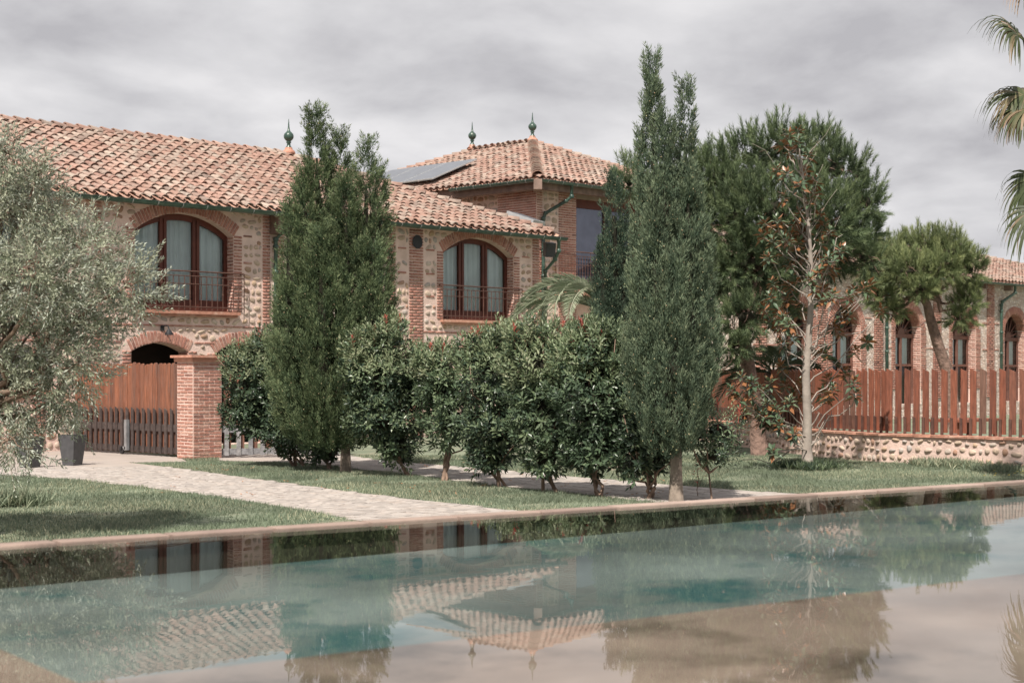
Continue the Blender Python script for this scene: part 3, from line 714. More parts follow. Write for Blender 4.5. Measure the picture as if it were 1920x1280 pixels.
ridge_tiles(tl, (U0-.4, HV+HW, RZ+.02), (rl_, HV+HW, RZ+.02)); ridge_tiles(tl, (UE-.1, HV+.1, EV+.08), (rl_, HV+HW, RZ+.03))
tl.finish()
finial((rl_, HV+HW, RZ+.10), roof, .74)
gutter((U0-.4, HV-.11, EV-.08), (UX(530, HV), HV-.11, EV-.08), (0, -1, 0), house)
gutter((UX(532, HV), HV-.11, EV-.08), (UE+.25, HV-.11, EV-.08), (0, -1, 0), house)
xp = UX(512, V1)
downpipe([(xp+.25, HV-.09, EV-.16), (xp+.22, HV-.05, EV-.35), (xp, V1-.12, EV-.75), (xp, V1-.12, .1)], house)
b = MB(); b.box(xp-.12, xp+.22, HV+.02, V1, EV-.62, EV-.12); b.build('beam_end', 'timber', house)
# flat solar unit behind the ridge, grey skylight on the hip
q = P(352, 256, depth(np.array((UX(352, HV+HW), HV+HW))))
b = MB(); b.box(-.95, .95, -.1, 1.6, .0, .07, T(q[0], HV+HW+.3, RZ+.12)); b.build('solar_panel', 'alu', roof)
q = np.array((UE-2.5, HV+2.0, EV+1.05)); b = MB(); mm = T(*(q))@rotm('Z', math.radians(-45+90))@rotm('Y', .28)
qa, qb = P(950, 398, 50.6), P(1000, 415, 50.2)
b.tube([qa, qb], .02, 4)
b = MB(); d_ = qb-qa; L_ = np.linalg.norm(d_); fx = d_/L_; fy = np.cross((0, 0, 1), fx); fy /= np.linalg.norm(fy); fz_ = np.cross(fx, fy); Mk = np.eye(4); Mk[:3, 0] = fx; Mk[:3, 1] = fy; Mk[:3, 2] = fz_; Mk[:3, 3] = qa
b.box(0, L_, 0, .9, -.25, .05, Mk); sk = b.build('skylight', 'alu', roof)
b = MB(); b.box(.08, L_-.08, .08, .82, .053, .06, Mk); b.build('pane', 'panel', sk)

# ------------------------------------------------------------------ the corner pavilion with the glazed loggia
tu, tv = 39.2, 37.2; TZ = 8.46; TW = 5.5; TR = 3.34
pav = thing('corner_pavilion', 'taller brick pavilion with pyramid-like tiled roof, green finials and a large window', 'house', (tu+.9, tv+.9, 0))
wu, wv = tu+.9, tv+.9; LX = 2*TW-1.8; LY = 2*TW+TR-1.8
F2 = frame((wu, wv, 0), (1, 0, 0), (0, 1, 0)); F3 = frame((wu, wv+LY, 0), (0, -1, 0), (1, 0, 0))
pil_a, pil_b, win_b = UX(1047, wv)-wu, UX(1080, wv)-wu, UX(1080, wv)-wu+3.4
zf = CAMH+(HY-513)/FPX*57
pw, _ = wall_openings('wall', F2, LX, 0, TZ+.25, [((pil_b+win_b)/2, (win_b-pil_b)/2, 4.9, 8.35, 0)], pav, depth_=.3)
pw2, _ = wall_openings('side_wall', F3, LY, 0, TZ+.25, [], pav)
br2 = Pieces('brick', 'brick', pw); st2 = Pieces('stone', 'stone', pw)
bricks_rect(br2, F2, 0.0, .28, 1, TZ+.2, proud=.02); bricks_rect(br2, F2, pil_a, pil_b, 1, TZ+.2, proud=.03); bricks_rect(br2, F2, win_b, win_b+.7, 1, TZ, proud=.03)
stones_rect(st2, F2, .30, pil_a-.03, 1, TZ+.1, .26); stones_rect(st2, F2, win_b+.72, LX-.1, 1, TZ, .26)
br2.finish(); st2.finish()
br3 = Pieces('brick', 'brick', pw2, hidden=False); st3 = Pieces('stone', 'stone', pw2, hidden=False)
bricks_rect(br3, F3, LY-1.9, LY-.02, 4.5, TZ+.15, proud=.02); stones_rect(st3, F3, LY-9, LY-1.92, TZ-.75, TZ+.1, .26)
br3.finish(); st3.finish()
b = MB(); b.box(LY-4.6, LY-1.93, -.03, 0, 6.0, TZ-.78, F3); b.build('rendered_patch', 'plaster', pav)
b = MB(); b.box(wu+.02, wu+LX, wv+LY, wv+LY+.3, 0, TZ); b.box(wu+LX-.3, wu+LX, wv+.02, wv+LY, 0, TZ); b.build('outer_wall', 'mortar', pav)
# loggia soffit, red lintel, glass wall
zl = CAMH+(HY-391)/FPX*57.3
b = MB(); b.box(pil_b, win_b, .02, .28, zl+.30, 8.34, F2); b.build('loggia_soffit', 'cast', pav)
b = MB(); b.box(pil_b, win_b, .1, .25, zl, zl+.295, F2); b.box(pil_b, pil_b+.07, .12, .25, 4.95, zl, F2); b.box(win_b-.07, win_b, .12, .25, 4.95, zl, F2); b.box(pil_b+1.65, pil_b+1.75, .12, .25, 4.95, zl, F2); w = b.build('window', 'redwood', pav)
b = MB(); b.quad((pil_b+.07, .18, 4.95), (win_b-.07, .18, 4.95), (win_b-.07, .18, zl), (pil_b+.07, .18, zl)); b.build('pane', 'mirrorglass', w, F2)
# balcony
bz = 4.75; bu = UX(1078, wv-1.0)
b = MB(); b.box(bu, bu+4.6, wv-1.0, wv-.02, bz-.2, bz); bal = b.build('balcony', 'terracotta', pav)
rz = CAMH+(HY-472)/FPX*depth(np.array((bu, wv-1.)))
b = MB()
for z, r in ((rz, .02), (rz-.14, .011), (rz-.45, .011), (bz+.12, .011)): b.tube([(bu, wv-.03, z), (bu, wv-.97, z), (bu+4.6, wv-.97, z), (bu+4.6, wv-.03, z)], r, 5)
rail = b.build('railing', 'iron', pav)
for i in range(34):
    c = MB(); x = bu+.02+i*.138; c.tube([(x, wv-.97, bz+.01), (x, wv-.97, rz-.02 if i % 6 == 0 else rz-.14)], .0095, 5); c.build('baluster', 'iron', rail)
for i in range(1, 7):
    c = MB(); y = wv-.97+i*.145; c.tube([(bu, y, bz+.01), (bu, y, rz-.14)], .0095, 5); c.build('baluster', 'iron', rail)
# roof
tx1 = tu+2*TW; ty1 = tv+2*TW+TR; SL2 = .412; AZ = TZ+TW*SL2
b = MB(); A0, A1_ = (tu+TW, tv+TW, AZ-.05), (tu+TW, tv+TW+TR, AZ-.05)
c0, c1, c2, c3 = (tu, tv, TZ-.03), (tx1, tv, TZ-.03), (tx1, ty1, TZ-.03), (tu, ty1, TZ-.03)
b.tri(c0, c1, A0); b.quad(c1, c2, A1_, A0); b.tri(c2, c3, A1_); b.quad(c3, c0, A0, A1_); b.quad(*[(p[0], p[1], TZ-.04) for p in (c0, c3, c2, c1)])
pr = b.build('roof', 'pan', pav)
tl2 = Pieces('roof_tile', 'tile', pr)
roof_slope(pr, (tu, tv, TZ), (1, 0), (0, 1), 2*TW, SL2, lambda a: min(a, 2*TW-a), tl2)
roof_slope(pr, (tu, ty1, TZ), (0, -1), (1, 0), ty1-tv, SL2, lambda a: min(a, ty1-tv-a, TW), tl2)
roof_slope(pr, (tx1, tv, TZ), (0, 1), (-1, 0), ty1-tv, SL2, lambda a: min(a, ty1-tv-a, TW), tl2)
ridge_tiles(tl2, (tu+.05, tv+.05, TZ+.06), (tu+TW, tv+TW, AZ+.03), sc=1.7); ridge_tiles(tl2, (tu+.05, ty1-.05, TZ+.06), (tu+TW, tv+TW+TR, AZ+.03)); ridge_tiles(tl2, (tx1-.05, tv+.05, TZ+.06), (tu+TW, tv+TW, AZ+.03)); ridge_tiles(tl2, (tu+TW, tv+TW+TR, AZ+.05), (tu+TW, tv+TW, AZ+.05))
tl2.finish()
finial((tu+TW, tv+TW, AZ+.12), pr, .76); finial((tu+TW, tv+TW+TR, AZ+.12), pr, .76)
gutter((tu-.02, tv-.09, TZ-.06), (tx1, tv-.09, TZ-.06), (0, -1, 0), pav); gutter((tu-.09, tv+4.2, TZ-.06), (tu-.09, tv-.02, TZ-.06), (-1, 0, 0), pav)
b = MB(); b.box(tu+.12, tx1, tv+.12, tv+.3, TZ-.36, TZ-.06); b.box(tu+.121, tu+.3, tv+.302, ty1, TZ-.36, TZ-.06); b.build('eaves_beam', 'timber', pav)
b = MB(); b.box(-.14, .14, -.55, .25, -.42, -.07, T(tu+.2, tv+.2, TZ)@rotm('Z', -math.pi/4)); b.build('beam_end', 'timber', pav)
for i in range(9):
    b = MB(); b.box(tu+1.3+i*1.05, tu+1.42+i*1.05, tv+.3, wv-.01, TZ-.22, TZ-.06); b.build('rafter', 'timber', pav)
gx = UX(1072, tv-.09); px_ = UX(1018, wv-.08)
downpipe([(gx, tv-.09, TZ-.12), (gx, tv-.09, TZ-.52), (gx-.15, tv+.05, TZ-.68), (px_+.12, wv-.1, TZ-1.05), (px_, wv-.1, TZ-1.25), (px_, wv-.1, .3)], pav, .062, .8)
qx = UX(1019, HV); downpipe([(UE-.05, HV-.09, EV-.16), (UE-.05, HV-.09, EV-.5), (UE-.02, HV+.1, EV-.75), (UE-.02, V1+.1, EV-1.1), (UE-.02, V1+.1, .2)], house, .055, .75)
# solar panels lying on the left slope
b = MB(); k = math.sqrt(1+SL2**2); Ms = np.eye(4); Ms[:3, 0] = (0, -1, 0); Ms[:3, 1] = np.array((1, 0, SL2))/k; Ms[:3, 2] = np.array((-SL2, 0, 1))/k; Ms[:3, 3] = (tu, ty1, TZ)
for i in range(3):
    sp_ = MB(); a0 = ty1-tv-10.5+i*1.62; sp_.box(a0, a0+1.58, .55, 3.0, .26, .31, Ms); s_ = sp_.build('solar_panel', 'alu', pr)
    sp_ = MB(); sp_.box(a0+.05, a0+1.53, .6, 2.95, .3105, .316, Ms); sp_.build('pane', 'panel', s_)

# ------------------------------------------------------------------ the long hall at the right
hv = V1; HE = 5.9; h0 = UX(1405, hv); h1 = 80.0
hall = thing('orangery_hall', 'long low stone hall with tall round-arched fanlight windows behind the plank fence', 'house', (h0, hv, 0))
FH = frame((h0, hv, 0), (1, 0, 0), (0, 1, 0))
cen = [UX(x, hv)-h0-.1 for x in (1497, 1590, 1705, 1810, 1905)]; cen += [cen[-1]+4.65, cen[-1]+9.3]
M['hallstone'] = None
def hall_mat():
    m = bpy.data.materials.new('small_rubble_masonry'); m.use_nodes = True; n = m.node_tree.nodes; l = m.node_tree.links; p = n['Principled BSDF']
    ge = n.new('ShaderNodeNewGeometry'); mp = n.new('ShaderNodeVectorMath'); mp.operation = 'MULTIPLY'; mp.inputs[1].default_value = (5.5, 5.5, 9); l.new(ge.outputs['Position'], mp.inputs[0])
    v = n.new('ShaderNodeTexVoronoi'); v.feature = 'F1'; v.inputs['Scale'].default_value = 1; l.new(mp.outputs[0], v.inputs['Vector'])
    v2 = n.new('ShaderNodeTexVoronoi'); v2.feature = 'DISTANCE_TO_EDGE'; v2.inputs['Scale'].default_value = 1; l.new(mp.outputs[0], v2.inputs['Vector'])
    se = n.new('ShaderNodeSeparateColor'); l.new(v.outputs['Color'], se.inputs[0])
    r = n.new('ShaderNodeValToRGB'); e = r.color_ramp.elements; e[0].color = (.62, .50, .42, 1); e[1].color = (.48, .35, .28, 1); x = e.new(.4); x.color = (.72, .63, .56, 1); x = e.new(.7); x.color = (.54, .46, .42, 1); l.new(se.outputs[0], r.inputs[0])
    mr = n.new('ShaderNodeMapRange'); mr.inputs['From Max'].default_value = .12; l.new(v2.outputs['Distance'], mr.inputs[0])
    mx = n.new('ShaderNodeMixRGB'); l.new(mr.outputs[0], mx.inputs[0]); mx.inputs[1].default_value = (.50, .37, .31, 1); l.new(r.outputs[0], mx.inputs[2]); l.new(mx.outputs[0], p.inputs['Base Color']); p.inputs['Roughness'].default_value = .9
    b = n.new('ShaderNodeBump'); b.inputs['Distance'].default_value = .04; b.inputs['Strength'].default_value = .8; l.new(mr.outputs[0], b.inputs['Height']); l.new(b.outputs[0], p.inputs['Normal'])
    return m
M['hallstone'] = hall_mat()
hops = [(c, 1.0, .6, 3.75, .78) for c in cen]
hw, htop = wall_openings('wall', FH, h1-h0, 0, HE-.02, hops, hall, 'hallstone', .5, 'mortar')
hb = Pieces('brick', 'brick', hw, 300, 9)
for c in cen:
    reveal_bricks(hb, FH, c+1.0, 1.2, 3.75, -1, .5, .09)
    for x0, x1 in ((c-1.3, c-1.0), (c+1.0, c+1.42)): bricks_rect(hb, FH, x0, x1, 1.2, 3.8, .09, .4, proud=.03, hgt=.06)
    arch_bricks(hb, FH, c, 1.0, 3.75, .78, .34, proud=.03)
    # bricks lining the arch soffit
    R = (1+.78**2)/(2*.78); cz = 3.75+.78-R
    for i in range(18):
        t = -.1+1.4*i/18
        hb.add('brick%d' % (i % 4), FH@T(c+(R-.01)*math.sin(t), .25, cz+(R-.01)*math.cos(t))@rotm('Y', t)@S(.075, .48, .03))
for i in range(len(cen)-1):
    m_ = (cen[i]+cen[i+1])/2; bricks_rect(hb, FH, m_-.32, m_+.32, .8, HE-.05, .09, .32, proud=.06, hgt=.06)
m_ = cen[0]-2.3; bricks_rect(hb, FH, m_-.32, m_+.32, .8, HE-.05, .09, .32, proud=.06, hgt=.06)
for z in (2.9, 4.05):
    bricks_rect(hb, FH, .2, h1-h0-.2, z-.03, z+.03, .06, .5, proud=.025, skip=lambda x, zz: any(abs(x-c) < 1.45 for c in cen) or any(abs(x-(cen[i]+cen[i+1])/2) < .34 for i in range(len(cen)-1)))
hb.finish()
for c in cen:
    b = MB(); y = .34; a = .98
    b.box(c-a, c+a, y, y+.1, 3.32, 3.48, FH)                       # transom
    b.box(c-a, c-a+.1, y, y+.1, .6, 3.319, FH); b.box(c+a-.1, c+a, y, y+.1, .6, 3.319, FH); b.box(c-.06, c+.06, y-.02, y+.08, .6, 3.319, FH); b.box(c-a+.101, c+a-.101, y+.003, y+.09, 2.15, 2.24, FH)
    b.box(c-a+.1, c-a+.15, y+.01, y+.09, .6, 3.3, FH)
    w = b.build('window', 'brownwood', hall)
    h_ = MB(); K = 8
    for k in range(K):
        t0, t1 = math.pi*k/K, math.pi*(k+1)/K; h_.tri((c, y-.02, 3.48), (c+.26*math.cos(t1), y-.02, 3.48+.26*math.sin(t1)), (c+.26*math.cos(t0), y-.02, 3.48+.26*math.sin(t0)))
        h_.quad((c+.26*math.cos(t0), y-.02, 3.48+.26*math.sin(t0)), (c+.26*math.cos(t1), y-.02, 3.48+.26*math.sin(t1)), (c+.26*math.cos(t1), y+.06, 3.48+.26*math.sin(t1)), (c+.26*math.cos(t0), y+.06, 3.48+.26*math.sin(t0)))
    h_.build('fanlight_hub', 'brownwood', w, FH)
    for k in range(7):
        t = math.pi*(k+.5)/7; L = min(.98/max(abs(math.cos(t)), .01), (1.02)/max(abs(math.sin(t)), .01), 1.08)
        q = MB(); q.box(.24, L, -.018, .018, -.022, .022, FH@T(c, y+.03, 3.48)@rotm('Y', -t)); q.build('fanlight_bar', 'brownwood', w)
    p = MB(); p.quad((c-a, y+.05, .62), (c+a, y+.05, .62), (c+a, y+.05, 4.4), (c-a, y+.05, 4.4)); p.build('pane', 'glass', w, FH)
    for s_ in (-1, 1):
        p = MB()
        for k in range(14):
            xa, xb = c+s_*(.12+.55*k/14), c+s_*(.12+.55*(k+1)/14); p.quad((xa, y+.10+.02*math.sin(k*1.9), 2.25), (xb, y+.10+.02*math.sin(k*1.9+1.9), 2.25), (xb, y+.10+.02*math.sin(k*1.9+1.9), 3.33), (xa, y+.10+.02*math.sin(k*1.9), 3.33))
        p.build('curtain', 'curtain', w, FH)
b = MB(); b.box(.3, h1-h0-.3, 1.6, 1.7, 0, HE-.2, FH); b.build('room_shade_sheet', 'dark', hall)  # near-black sheet: the hall's indoor shade put into its colour
b = MB(); b.box(0, .3, .01, 12, 0, HE, FH); b.box(h1-h0-.3, h1-h0, .01, 12, 0, HE-.03, FH); b.box(.3, h1-h0-.3, 11.7, 12, 0, HE, FH); b.build('outer_wall', 'hallstone', hall)
for x in (1658, 1873):
    u_ = UX(x, hv)-h0; q0 = (h0+u_+.7, hv-.42, HE-.1); downpipe([q0, (q0[0], hv-.42, HE-.45), (h0+u_+.05, hv-.15, HE-.85), (h0+u_, hv-.12, HE-1.0), (h0+u_, hv-.12, .2)], hall, .065, .8)
hs = 1.9/6; he = 80.6; b = MB(); e_ = hv-.4
b.quad((h0-.3, e_, HE-.03), (he, e_, HE-.03), (he-6, e_+6, HE+1.85), (h0-.3, e_+6, HE+1.85)); b.tri((he, e_, HE-.03), (he, e_+12, HE-.03), (he-6, e_+6, HE+1.85)); b.quad((h0-.3, e_+6, HE+1.85), (he-6, e_+6, HE+1.85), (he, e_+12, HE-.03), (h0-.3, e_+12, HE-.03))
b.quad((h0-.3, e_, HE-.04), (h0-.3, e_+12, HE-.04), (he, e_+12, HE-.04), (he, e_, HE-.04))
hr = b.build('roof', 'pan', hall); tl3 = Pieces('roof_tile', 'tile', hr, 300, 9)
roof_slope(hr, (h0-.3, e_, HE), (1, 0), (0, 1), he-h0+.3, hs, lambda a: min(6, he-h0+.3-a), tl3)
ridge_tiles(tl3, (he-.1, e_+.1, HE+.05), (he-6, e_+6, HE+1.93)); ridge_tiles(tl3, (h0-.3, e_+6, HE+1.93), (he-6, e_+6, HE+1.93)); tl3.finish()
gutter((h0-.3, e_-.09, HE-.07), (he, e_-.09, HE-.07), (0, -1, 0), hall, .085, 1.4)
for i in range(14):
    b = MB(); x = cen[0]-2.3+i*2.32; b.box(x-.08, x+.08, -.36, .0, HE-.35, HE-.12, FH); b.build('rafter', 'timber', hall)

# ------------------------------------------------------------------ fence: low river-stone wall with planks
def seg_frames(poly):
    for (x0, y0), (x1, y1) in zip(poly[:-1], poly[1:]):
        L = math.hypot(x1-x0, y1-y0); yield (x0, y0), ((x1-x0)/L, (y1-y0)/L), L
fen = thing('plank_fence', 'curved low river-stone wall topped by tall upright reddish brown planks with slanted tops', 'fence', (29.1, 17.8, 0))
b = MB(); fw_st = Pieces('stone', 'stone', None, 300, 9, False); cap = Pieces('cap_brick', 'terracotta', None, 300, 9, False); pln = Pieces('plank', 'plank', fen, 300, 5, False); brc = Pieces('plank_bracket', 'iron', fen, 300, 3, False)
variant('bracket0', VAR['plank0']['V'], VAR['plank0']['F'], False)
CAPZ = .60
pa = 0.
acc = []
for (o_, d_, L) in seg_frames(FENCE):
    # local x runs backwards so that -y faces the lawn
    Fm = frame((o_[0]+d_[0]*L, o_[1]+d_[1]*L, 0), (-d_[0], -d_[1], 0), (d_[1], -d_[0], 0))
    b.box(-.02, L+.02, 0, .34, 0, CAPZ-.05, Fm)
    stones_rect(fw_st, Fm, 0, L, .02, CAPZ-.06, .175, None, .024, .04)
    n = max(1, round(L/.42))
    for i in range(n): cap.add('brick%d' % (i % 4), Fm@T((i+.5)*L/n, .17, CAPZ-.02)@S(L/n-.008, .44, .055))
    acc.append((Fm, L))
wl = b.build('low_wall', 'mortar', fen); fw_st.parent = wl; cap.parent = wl; fw_st.finish(); cap.finish()
for Fm, L in acc:
    n = max(1, round(L/.215))
    for i in range(n):
        x = (i+.5)*L/n; yaw = .22+random.gauss(0, .03)
        pln.add('plank0', Fm@T(x, .17, CAPZ+.05)@rotm('Z', yaw)@rotm('Y', random.gauss(0, .006))@S(.128, .032, 1.30+random.gauss(0, .008)))
        brc.add('bracket0', Fm@T(x-.03, .12, CAPZ+.006)@rotm('Z', yaw)@S(.055, .035, .36))
pln.finish(); brc.finish()
# thin rails of garden chairs and a white post on the far side of the fence
tb = thing('garden_table', 'reddish brown wooden garden table standing behind the plank fence at the right', 'table', (34.5, 19.0, 0))
b = MB(); b.box(33.6, 35.6, 18.4, 19.4, .72, .78); b.build('table_top', 'plank', tb)
for dx_, dy_ in ((33.7, 18.5), (35.4, 18.5), (33.7, 19.2), (35.4, 19.2)): b = MB(); b.box(dx_, dx_+.08, dy_, dy_+.08, 0, .719); b.build('leg', 'plank', tb)

# ------------------------------------------------------------------ gate, brick pillar, second gate
pil = thing('brick_pillar', 'square brick gate pillar with a flat terracotta cap beside the closed wooden gate', 'pillar', G(372, 861))
cx = UX(362, 28.95); pu0, pu1, pv0, pv1 = cx, cx+.74, 28.95, 29.55; PH = 2.10
b = MB(); b.box(pu0, pu1, pv0, pv1, 0, PH); core = b.build('shaft', 'mortar', pil)
pb = Pieces('brick', 'brick', core, 300, 5, False)
for Fm, L in ((frame((pu0, pv0, 0), (1, 0, 0), (0, 1, 0)), pu1-pu0), (frame((pu0, pv1, 0), (0, -1, 0), (1, 0, 0)), pv1-pv0)):
    bricks_rect(pb, Fm, 0.002, L-.002, .01, PH-.02, .073, .27, .010, .046)
bricks_rect(pb, frame((pu1, pv0, 0), (0, 1, 0), (-1, 0, 0)), .002, .598, .01, PH-.02, .073, .29, .010, .046)
pb.finish()
b = MB(); b.box(pu0-.05, pu1+.05, pv0-.05, pv1+.05, PH-.0, PH+.09); b.build('neck', 'terracotta', pil)
b = MB(); b.box(pu0-.11, pu1+.11, pv0-.11, pv1+.11, PH+.092, PH+.145); b.build('cap', 'terracotta', pil)

def gate(name, label, o_, d_, L, parts, gap=0.0, frontm='blackwood', hb=2.03, pick=.215, low=1.02, wheel=None, z_off=.06, tops=True):
    g = thing(name, label, 'gate', (o_[0], o_[1], 0))
    Fm = frame((o_[0], o_[1], 0), (d_[0], d_[1], 0), (-d_[1], d_[0], 0))
    bd = Pieces('board', 'board', g, 300, 3, False); pk = Pieces('picket', frontm, g, 300, 2, False)
    n = int(L/(.17+gap)); w = L/n
    for i in range(n):
        bd.add('board0', Fm@T((i+.5)*w, .03+random.gauss(0, .004), z_off+(.0 if gap == 0 else .14))@rotm('Y', random.gauss(0, .004))@S(w-gap-.006, .03, hb-(.0 if gap == 0 else .05)+random.gauss(0, .012)))
    n = int(L/pick); w = L/n
    for i in range(n):
        pk.add('plank0', Fm@T((i+.5)*w, -.045, z_off)@S(.095, .028, low+random.gauss(0, .006)))
    bd.finish(); pk.finish()
    for z0, z1 in ((z_off+.02, z_off+.15), (z_off+.50, z_off+.66)):
        b = MB(); b.box(0, L, -.030, .010, z0, z1, Fm); b.build('rail', frontm, g)
    if wheel is not None:
        b = MB(); b.box(wheel-.05, wheel+.05, -.14, -.06, .10, .80, Fm); b.box(wheel-.16, wheel+.0, -.14, -.10, .12, .18, Fm); wb = b.build('wheel_bracket', 'steel', g)
        b = MB(); b.lathe((0, 0, 0), [(.02, -.02), (.09, -.02), (.095, 0), (.09, .02), (.02, .02)], 12); b.build('wheel', 'black', wb, Fm@T(wheel-.17, -.12, .10)@rotm('X', math.pi/2))
    return g
gd = np.array((UX(334, pv1+.02), pv1+.03)); gu = pu0+.30
L_ = V1-pv1-.12
gate('wooden_gate', 'closed reddish brown board gate with black picket front left of the brick pillar', (gu, V1-.08), (0, -1), L_, None, wheel=L_*.515)
gate('wooden_gate', 'open slatted gate with orange-brown boards and grey pickets right of the brick pillar', (pu1+.04, pv0+.1), (.86, -.51), 2.6, None, gap=.115, frontm='greywood', pick=.25, low=.62, hb=1.9)  # grey picket front: the shade on this leaf is put into its colour

# ------------------------------------------------------------------ pots, lamp, speaker
def leaf_mesh(name, Pn, Tn, Nn, L, Wd, tone, m, parent=None, fold=.18, droop=.08, stuff=True):
    Sv = np.cross(Tn, Nn); Sv /= np.linalg.norm(Sv, axis=1)[:, None]+1e-9; N2 = np.cross(Sv, Tn)
    L = L[:, None]; Wd = Wd[:, None]
    v0 = Pn; mid = Pn+Tn*L*.48+N2*fold*0
    v1 = mid+Sv*Wd/2+N2*fold*Wd; v3 = mid-Sv*Wd/2+N2*fold*Wd; v2 = Pn+Tn*L-np.array((0, 0, 1))*droop*L
    V = np.stack([v0, v1, v2, v3], 1).reshape(-1, 3); n = len(Pn); i = np.arange(n)[:, None]*4
    Fc = np.concatenate([i+np.array([[0, 1, 2]]), i+np.array([[0, 2, 3]])], 1).reshape(-1, 3)
    me = npmesh(name, V, [Fc], np.repeat(tone, 2), M[m]); return link(name, me, parent)
def unit(v): return v/(np.linalg.norm(v, axis=-1, keepdims=True)+1e-9)
def perp(d, r):
    q = r.normal(size=d.shape); q -= (q*d).sum(1)[:, None]*d; return unit(q)
def rosette(centers, dirs, nl, L, Wd, r, spread=(1.25, .35), length=.2, jl=.25, base_tone=None):
    """leaves spiralling round each shoot"""
    n = len(centers); k = np.tile(np.arange(nl), n); c = np.repeat(centers, nl, 0); d = np.repeat(dirs, nl, 0)
    a = perp(dirs, r); b_ = np.cross(dirs, a); a = np.repeat(a, nl, 0); b_ = np.repeat(b_, nl, 0)
    th = k*2.39996+np.repeat(r.uniform(0, 6.28, n), nl); f = k/(nl-1+1e-9)
    ph = spread[0]+(spread[1]-spread[0])*f+r.normal(0, .12, n*nl)
    rad = a*np.cos(th)[:, None]+b_*np.sin(th)[:, None]
    Tn = unit(d*np.cos(ph)[:, None]+rad*np.sin(ph)[:, None]); Nn = unit(d*np.sin(ph)[:, None]-rad*np.cos(ph)[:, None]+1e-6)
    Pn = c+d*(f*length)[:, None]+rad*.005
    LL = L*r.uniform(1-jl, 1+jl, n*nl)*(1-.3*f); WW = Wd*r.uniform(.8, 1.2, n*nl)*(1-.2*f)
    tone = np.clip(np.repeat(r.random(n) if base_tone is None else base_tone, nl)*.55+r.random(n*nl)*.35+f*.1, 0, .99)
    return Pn, Tn, Nn, LL, WW, tone
def blob_pts(blobs, dens, r, D0, shell=.55, clump=None):
    """points and outward directions in ellipsoid blobs given as (x, y, rx, ry[, dD]) seen at distance D0"""
    Ps, Ds = [], []
    for bb in blobs:
        x, y, rx, ry = bb[:4]; dD = bb[4] if len(bb) > 4 else 0
        c = P(x, y, D0+dD); R = np.array([rx, rx, ry])*(D0+dD)/FPX
        n = int(dens*4*math.pi*R[0]*R[2])
        v = unit(r.normal(size=(n, 3))); q = r.uniform(shell**3, 1, n)**(1/3)
        lump = 1+.13*np.sin(v[:, 0]*5+x)*np.sin(v[:, 1]*5+y)+.12*np.sin(v[:, 2]*7+x*.3)
        Ps.append(c+v*R*(q*lump)[:, None]); Ds.append(v)
    return np.concatenate(Ps), np.concatenate(Ds)
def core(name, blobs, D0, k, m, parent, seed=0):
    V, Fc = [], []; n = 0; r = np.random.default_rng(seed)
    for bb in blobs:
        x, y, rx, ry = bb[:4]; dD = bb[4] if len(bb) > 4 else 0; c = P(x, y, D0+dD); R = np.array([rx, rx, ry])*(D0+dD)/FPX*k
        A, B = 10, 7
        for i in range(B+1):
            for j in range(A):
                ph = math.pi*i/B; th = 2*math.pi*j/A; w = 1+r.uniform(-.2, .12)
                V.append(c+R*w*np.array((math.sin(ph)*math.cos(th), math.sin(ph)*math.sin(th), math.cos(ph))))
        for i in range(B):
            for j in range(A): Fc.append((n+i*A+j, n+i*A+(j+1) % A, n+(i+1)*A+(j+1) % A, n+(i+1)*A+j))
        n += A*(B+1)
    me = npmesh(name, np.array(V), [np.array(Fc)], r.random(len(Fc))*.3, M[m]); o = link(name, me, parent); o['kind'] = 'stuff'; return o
def curve(p0, p1, r, sag=.1, n=5, wob=.04):
    p0 = np.array(p0, float); p1 = np.array(p1, float); L = np.linalg.norm(p1-p0); out_ = []
    w = r.normal(0, wob*L, (n+1, 3)); w[0] = 0; w[-1] = 0
    for i in range(n+1):
        t = i/n; q = p0+(p1-p0)*t+w[i]; q[2] += sag*L*(t-t*t)*(-1 if sag < 0 else 1)*0+sag*L*(t*t-t); out_.append(q)
    return out_

for i, (x, y) in enumerate(((63, 878), (143, 873))):
    c = G(x, y); c[1] += .15
    lb = ('tall square anthracite planter half hidden by hanging olive twigs, left one', 'tall square anthracite planter left of the board gate, fully in view')[i]
    pt = thing('planter', lb, 'plant pot', c, 'planters in front of the farmhouse')
    b = MB(); w0, w1, h = .135, .20, .62; lo = [(-w0, -w0, 0), (w0, -w0, 0), (w0, w0, 0), (-w0, w0, 0)]; hi = [(-w1, -w1, h), (w1, -w1, h), (w1, w1, h), (-w1, w1, h)]; hi2 = [(a*.9, b_*.9, h) for a, b_, _ in hi]; in_ = [(a*.85, b_*.85, h-.08) for a, b_, _ in hi]
    for j in range(4):
        k = (j+1) % 4; b.quad(lo[j], lo[k], hi[k], hi[j]); b.quad(hi[j], hi[k], hi2[k], hi2[j]); b.quad(hi2[j], hi2[k], in_[k], in_[j])
    b.quad(*lo[::-1]); mx_ = T(*c)@rotm('Z', .35); b.build('pot', 'pot', pt, mx_)
    b = MB(); b.quad(*[(q[0], q[1], h-.06) for q in in_]); b.build('soil', 'soil', pt, mx_)
    r = np.random.default_rng(50+i); n = 90
    cc = c+np.c_[r.normal(0, .10, n), r.normal(0, .10, n), .62+r.uniform(0, .28, n)]; dd = unit(np.c_[r.normal(0, .5, n), r.normal(0, .5, n), np.ones(n)*.6])
    leaf_mesh('leaves', *rosette(cc, dd, 10, .07, .014, r, (1.1, .4), .16), 'olive', pt)
lp = thing('wall_lamp', 'small black curved wall lamp above the low arched doorway', 'lamp', P(304, 628, 40.2))
